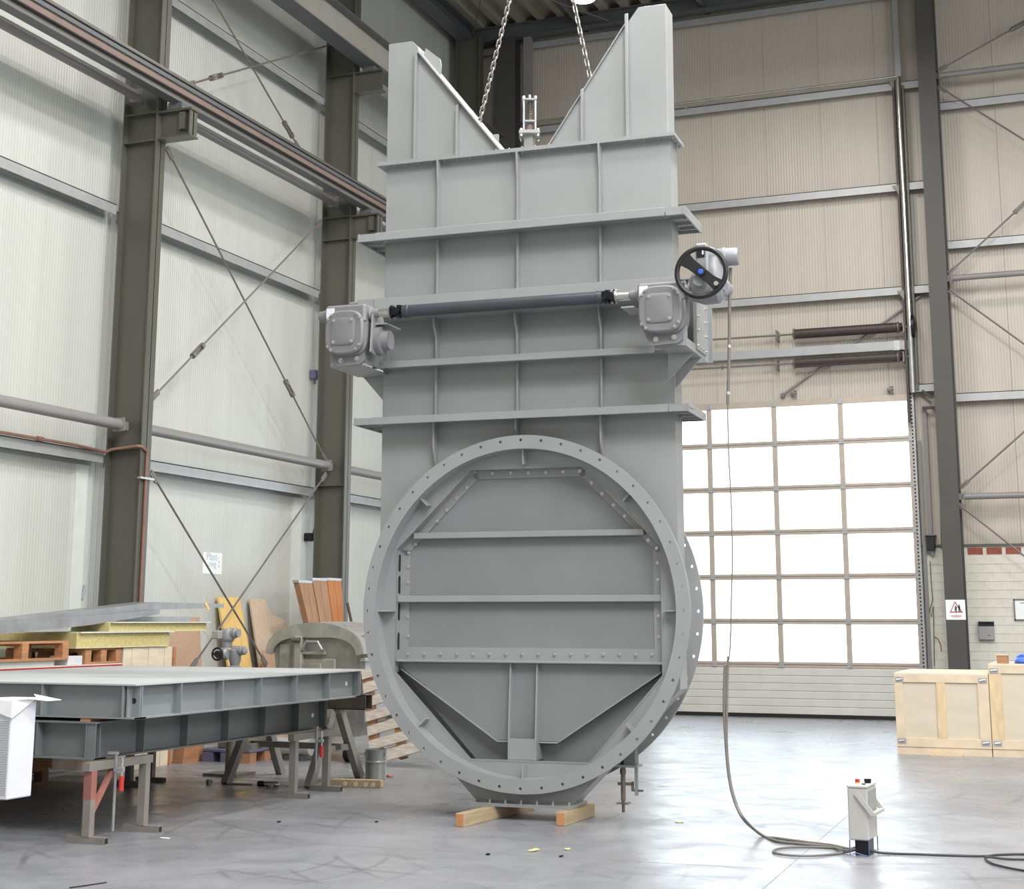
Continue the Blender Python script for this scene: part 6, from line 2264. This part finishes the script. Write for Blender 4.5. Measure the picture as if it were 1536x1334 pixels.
# feet of bent wire
wr_ = []
for b in (0.003, dp - 0.003):
    MB().tube([cb(0.003, b, zb), cb(0.003, b, 0.006), cb(wd * 0.35, b, 0.02), cb(wd * 0.7, b, 0.008), cb(wd - 0.003, b, 0.006), cb(wd - 0.003, b, zb)], 0.004, 6).build('wire_foot', 'wire', t)
cbox(0.03, wd - 0.01, 0.05, 0.2, 0.0, zb).build('plug_base', 'joint', t)
MB().cyl(cb(wd * 0.35, 0.12, ztp + 0.018), cb(wd * 0.35, 0.12, ztp + 0.028), 0.016, n=14).build('yellow_ring', 'ply', t)
MB().cyl(cb(wd * 0.35, 0.12, ztp + 0.028), cb(wd * 0.35, 0.12, ztp + 0.05), 0.016, n=16).build('red_button', 'clampred', t)
MB().cyl(cb(wd * 0.75, 0.2, ztp + 0.018), cb(wd * 0.75, 0.2, ztp + 0.028), 0.022, n=14).build('selector_base', 'joint', t)
MB().bar(cb(wd * 0.75 - 0.025, 0.2, ztp + 0.036), cb(wd * 0.75 + 0.022, 0.21, ztp + 0.036), 0.01, 0.022).build('selector', 'joint', t)
for b in (0.09, 0.27):
    MB().cyl(cb(wd * 0.7, b, ztp + 0.018), cb(wd * 0.7, b, ztp + 0.026), 0.014, n=12).build('push_button', 'joint', t)

# cable from the actuator down to the control box
def smooth(pts, k=8):
    P = [pts[0]] + list(pts) + [pts[-1]]
    out = []
    for i in range(1, len(P) - 2):
        p0, p1, p2, p3 = P[i - 1], P[i], P[i + 1], P[i + 2]
        for j in range(k):
            t_ = j / k
            out.append(0.5 * ((2 * p1) + (p2 - p0) * t_ + (2 * p0 - 5 * p1 + 4 * p2 - p3) * t_ * t_ + (3 * p1 - p0 - 3 * p2 + p3) * t_ ** 3))
    out.append(P[-2])
    return out


ct = wv(Vector((AC.x + 0.20, -0.30, AC.z + 0.15)))
Yc = ct.y
wire1 = [bk(1096, 402, Yc)] + [bk(x, y, Yc) for x, y in ((1094.5, 440), (1094, 500), (1093, 560), (1091.5, 606), (1093, 680), (1097, 760), (1098.5, 840), (1097, 900), (1096.5, 935))]
low = [bk(x, y, Yc - 0.1 - 0.04 * i) for i, (x, y) in enumerate(((1087.5, 1000), (1086, 1060), (1089, 1120), (1094, 1170), (1103, 1205), (1116, 1230)))]
flo = [fl(1140, 1251, 0.02), fl(1165, 1262, 0.012), fl(1200, 1266, 0.012), fl(1240, 1270, 0.012), fl(1270, 1275, 0.02), cb(0.05, 0.1, 0.05)]
t = thing('hanging_cable', low[3], 'grey double cable hanging from the actuator and running to the control box', 'cable')
MB().tube(smooth(wire1[:5]), 0.013, 8).build('upper_cable', 'cable', t, smooth=True)
MB().tube(smooth(wire1[4:] + [bk(1094, 985, Yc)] + low[:1]), 0.006, 6).build('thin_cable', 'cable', t, smooth=True)
MB().tube(smooth(low + flo), 0.011, 8).build('lower_cable', 'cable', t, smooth=True)
lo2 = [bk(1092, 985, Yc - 0.1)] + [p + Vector((0.022 if i < 2 else 0.006, 0, 0.0)) for i, p in enumerate(low)] + [fl(1143, 1253.5, 0.018), fl(1168, 1258, 0.012), fl(1205, 1263, 0.012), fl(1245, 1268, 0.012), fl(1272, 1274, 0.03)]
MB().tube(smooth(lo2), 0.010, 8).build('lower_cable', 'cable', t, smooth=True)
for x, y in ((1095, 430), (1093.5, 520), (1092, 590)):
    p = bk(x, y, Yc)
    MB().cyl(p - Vector((0, 0, 0.012)), p + Vector((0, 0, 0.012)), 0.016, n=10).build('tape', 'galv', t)
lp = [cb(0.06, 0.1, 0.04), fl(1262, 1280, 0.01), fl(1220, 1284, 0.01), fl(1180, 1283, 0.01), fl(1160, 1278.5, 0.01), fl(1170, 1273, 0.01), fl(1210, 1271, 0.01), fl(1250, 1272.5, 0.01), fl(1268, 1276, 0.03), cb(0.08, 0.12, 0.05)]
tag(MB().tube(smooth(lp), 0.008, 8).build('cable_loop', 'cable', loc=lp[1], smooth=True), 'thin grey cable lying in a loop left of the control box', 'cable')
lp = [cb(wd - 0.02, 0.1, 0.03), fl(1325, 1280, 0.01), fl(1380, 1282, 0.01), fl(1440, 1284, 0.01), fl(1478, 1284.5, 0.01), fl(1500, 1282.5, 0.01), fl(1545, 1282, 0.01), fl(1600, 1286, 0.01), fl(1610, 1292, 0.01), fl(1560, 1290, 0.012), fl(1510, 1289, 0.012), fl(1482, 1286, 0.026), fl(1479, 1290, 0.012), fl(1495, 1298, 0.012), fl(1540, 1307, 0.012), fl(1620, 1315, 0.012)]
tag(MB().tube(smooth(lp), 0.008, 8).build('power_cable', 'cabledark', loc=lp[1], smooth=True), 'black cable running right from the control box and looping at the picture edge', 'cable')

# ================================================================== SMALL LITTER ON THE FLOOR
def litter(px, py, w, d, h, material, label, name, seed):
    q = fl(px, py)
    rg = random.Random(seed)
    pts = []
    for i in range(9):
        a = 2 * PI * i / 9
        r = 0.5 * (0.75 + 0.5 * rg.random())
        pts.append(Vector((q.x + w * r * math.cos(a), q.y + d * r * math.sin(a), 0.001 + h * rg.random() * 0.5)))
    o = MB().prism(pts, (0, 0, h * 0.5)).build(name, material, loc=q)
    tag(o, label, 'litter')


litter(801, 1277, 0.06, 0.12, 0.012, 'leaf', 'pale dry leaf on the floor in front of the valve foot', 'dry_leaf', 1)
litter(851, 1275, 0.045, 0.07, 0.008, 'leaf', 'smaller yellow leaf scrap right of the pale dry leaf', 'leaf_scrap', 2)
litter(1020, 1234, 0.07, 0.08, 0.008, 'leaf', 'yellow leaf on the floor right of the drain pipe', 'dry_leaf', 3)
litter(732, 1283, 0.03, 0.05, 0.012, 'dark', 'dark crumb on the floor left of the dry leaf', 'crumb', 4)
litter(842, 1286, 0.025, 0.04, 0.012, 'dark', 'dark crumb on the floor below the yellow scrap', 'crumb', 5)
litter(666, 1207, 0.09, 0.02, 0.01, 'galv', 'thin metal offcut on the floor left of the valve foot', 'offcut', 6)
litter(418, 1234, 0.03, 0.05, 0.012, 'dark', 'dark crumb on the bare floor left of the valve', 'crumb', 7)
litter(565, 1234, 0.03, 0.05, 0.012, 'dark', 'dark crumb on the floor below the tin bucket', 'crumb', 8)
litter(247, 1258, 0.1, 0.03, 0.006, 'paper', 'white paper strip on the floor near the front work stand', 'paper_strip', 9)
litter(585, 1166, 0.07, 0.08, 0.03, 'pallet', 'brown wood chip on the floor right of the tin bucket', 'wood_chip', 10)
lp = [fl(104, 1332, 0.004), fl(120, 1330, 0.006), fl(140, 1327, 0.004), fl(160, 1324, 0.008)]
tag(MB().tube(smooth(lp), 0.004, 6).build('wire_scrap', 'dark', loc=lp[0]), 'thin black wire scrap on the floor at the lower left edge', 'wire')

# ================================================================== GROUPS OF REPEATS
GROUPS = {'steel_column': 'steel columns of the hall', 'tube_strut': 'tube struts between the columns', 'brace_rod': 'wind brace rods with turnbuckles',
          'lifting_chain': 'chains the valve hangs on', 'plank_bundle': 'planks leaning by the second column', 'sandwich_panel': 'insulated panels on the pile',
          'sheet_metal_profile': 'metal profiles on the pile', 'screw_clamp': 'clamps on the work stands', 'work_stand': 'stands under the platforms',
          'shipping_crate': 'pine shipping crates', 'squared_timber': 'squared timbers on the floor', 'spacer_block': 'spacers between the platforms',
          'door_spring': 'springs above the door', 'roller_bracket': 'roller brackets above the door', 'pallet': 'pallets by the left wall',
          'steel_platform': 'stacked steel platforms', 'crane_runway_beam': 'crane runway beams', 'leaning_board': 'boards leaning on the left wall',
          'dry_leaf': 'dry leaves on the floor', 'crumb': 'crumbs on the floor', 'wall_cable': 'loose cables on the white brick'}
for o in bpy.data.objects:
    if o.parent is None and 'label' in o:
        b = o.name.split('.')[0]
        if b in GROUPS:
            o['group'] = GROUPS[b]
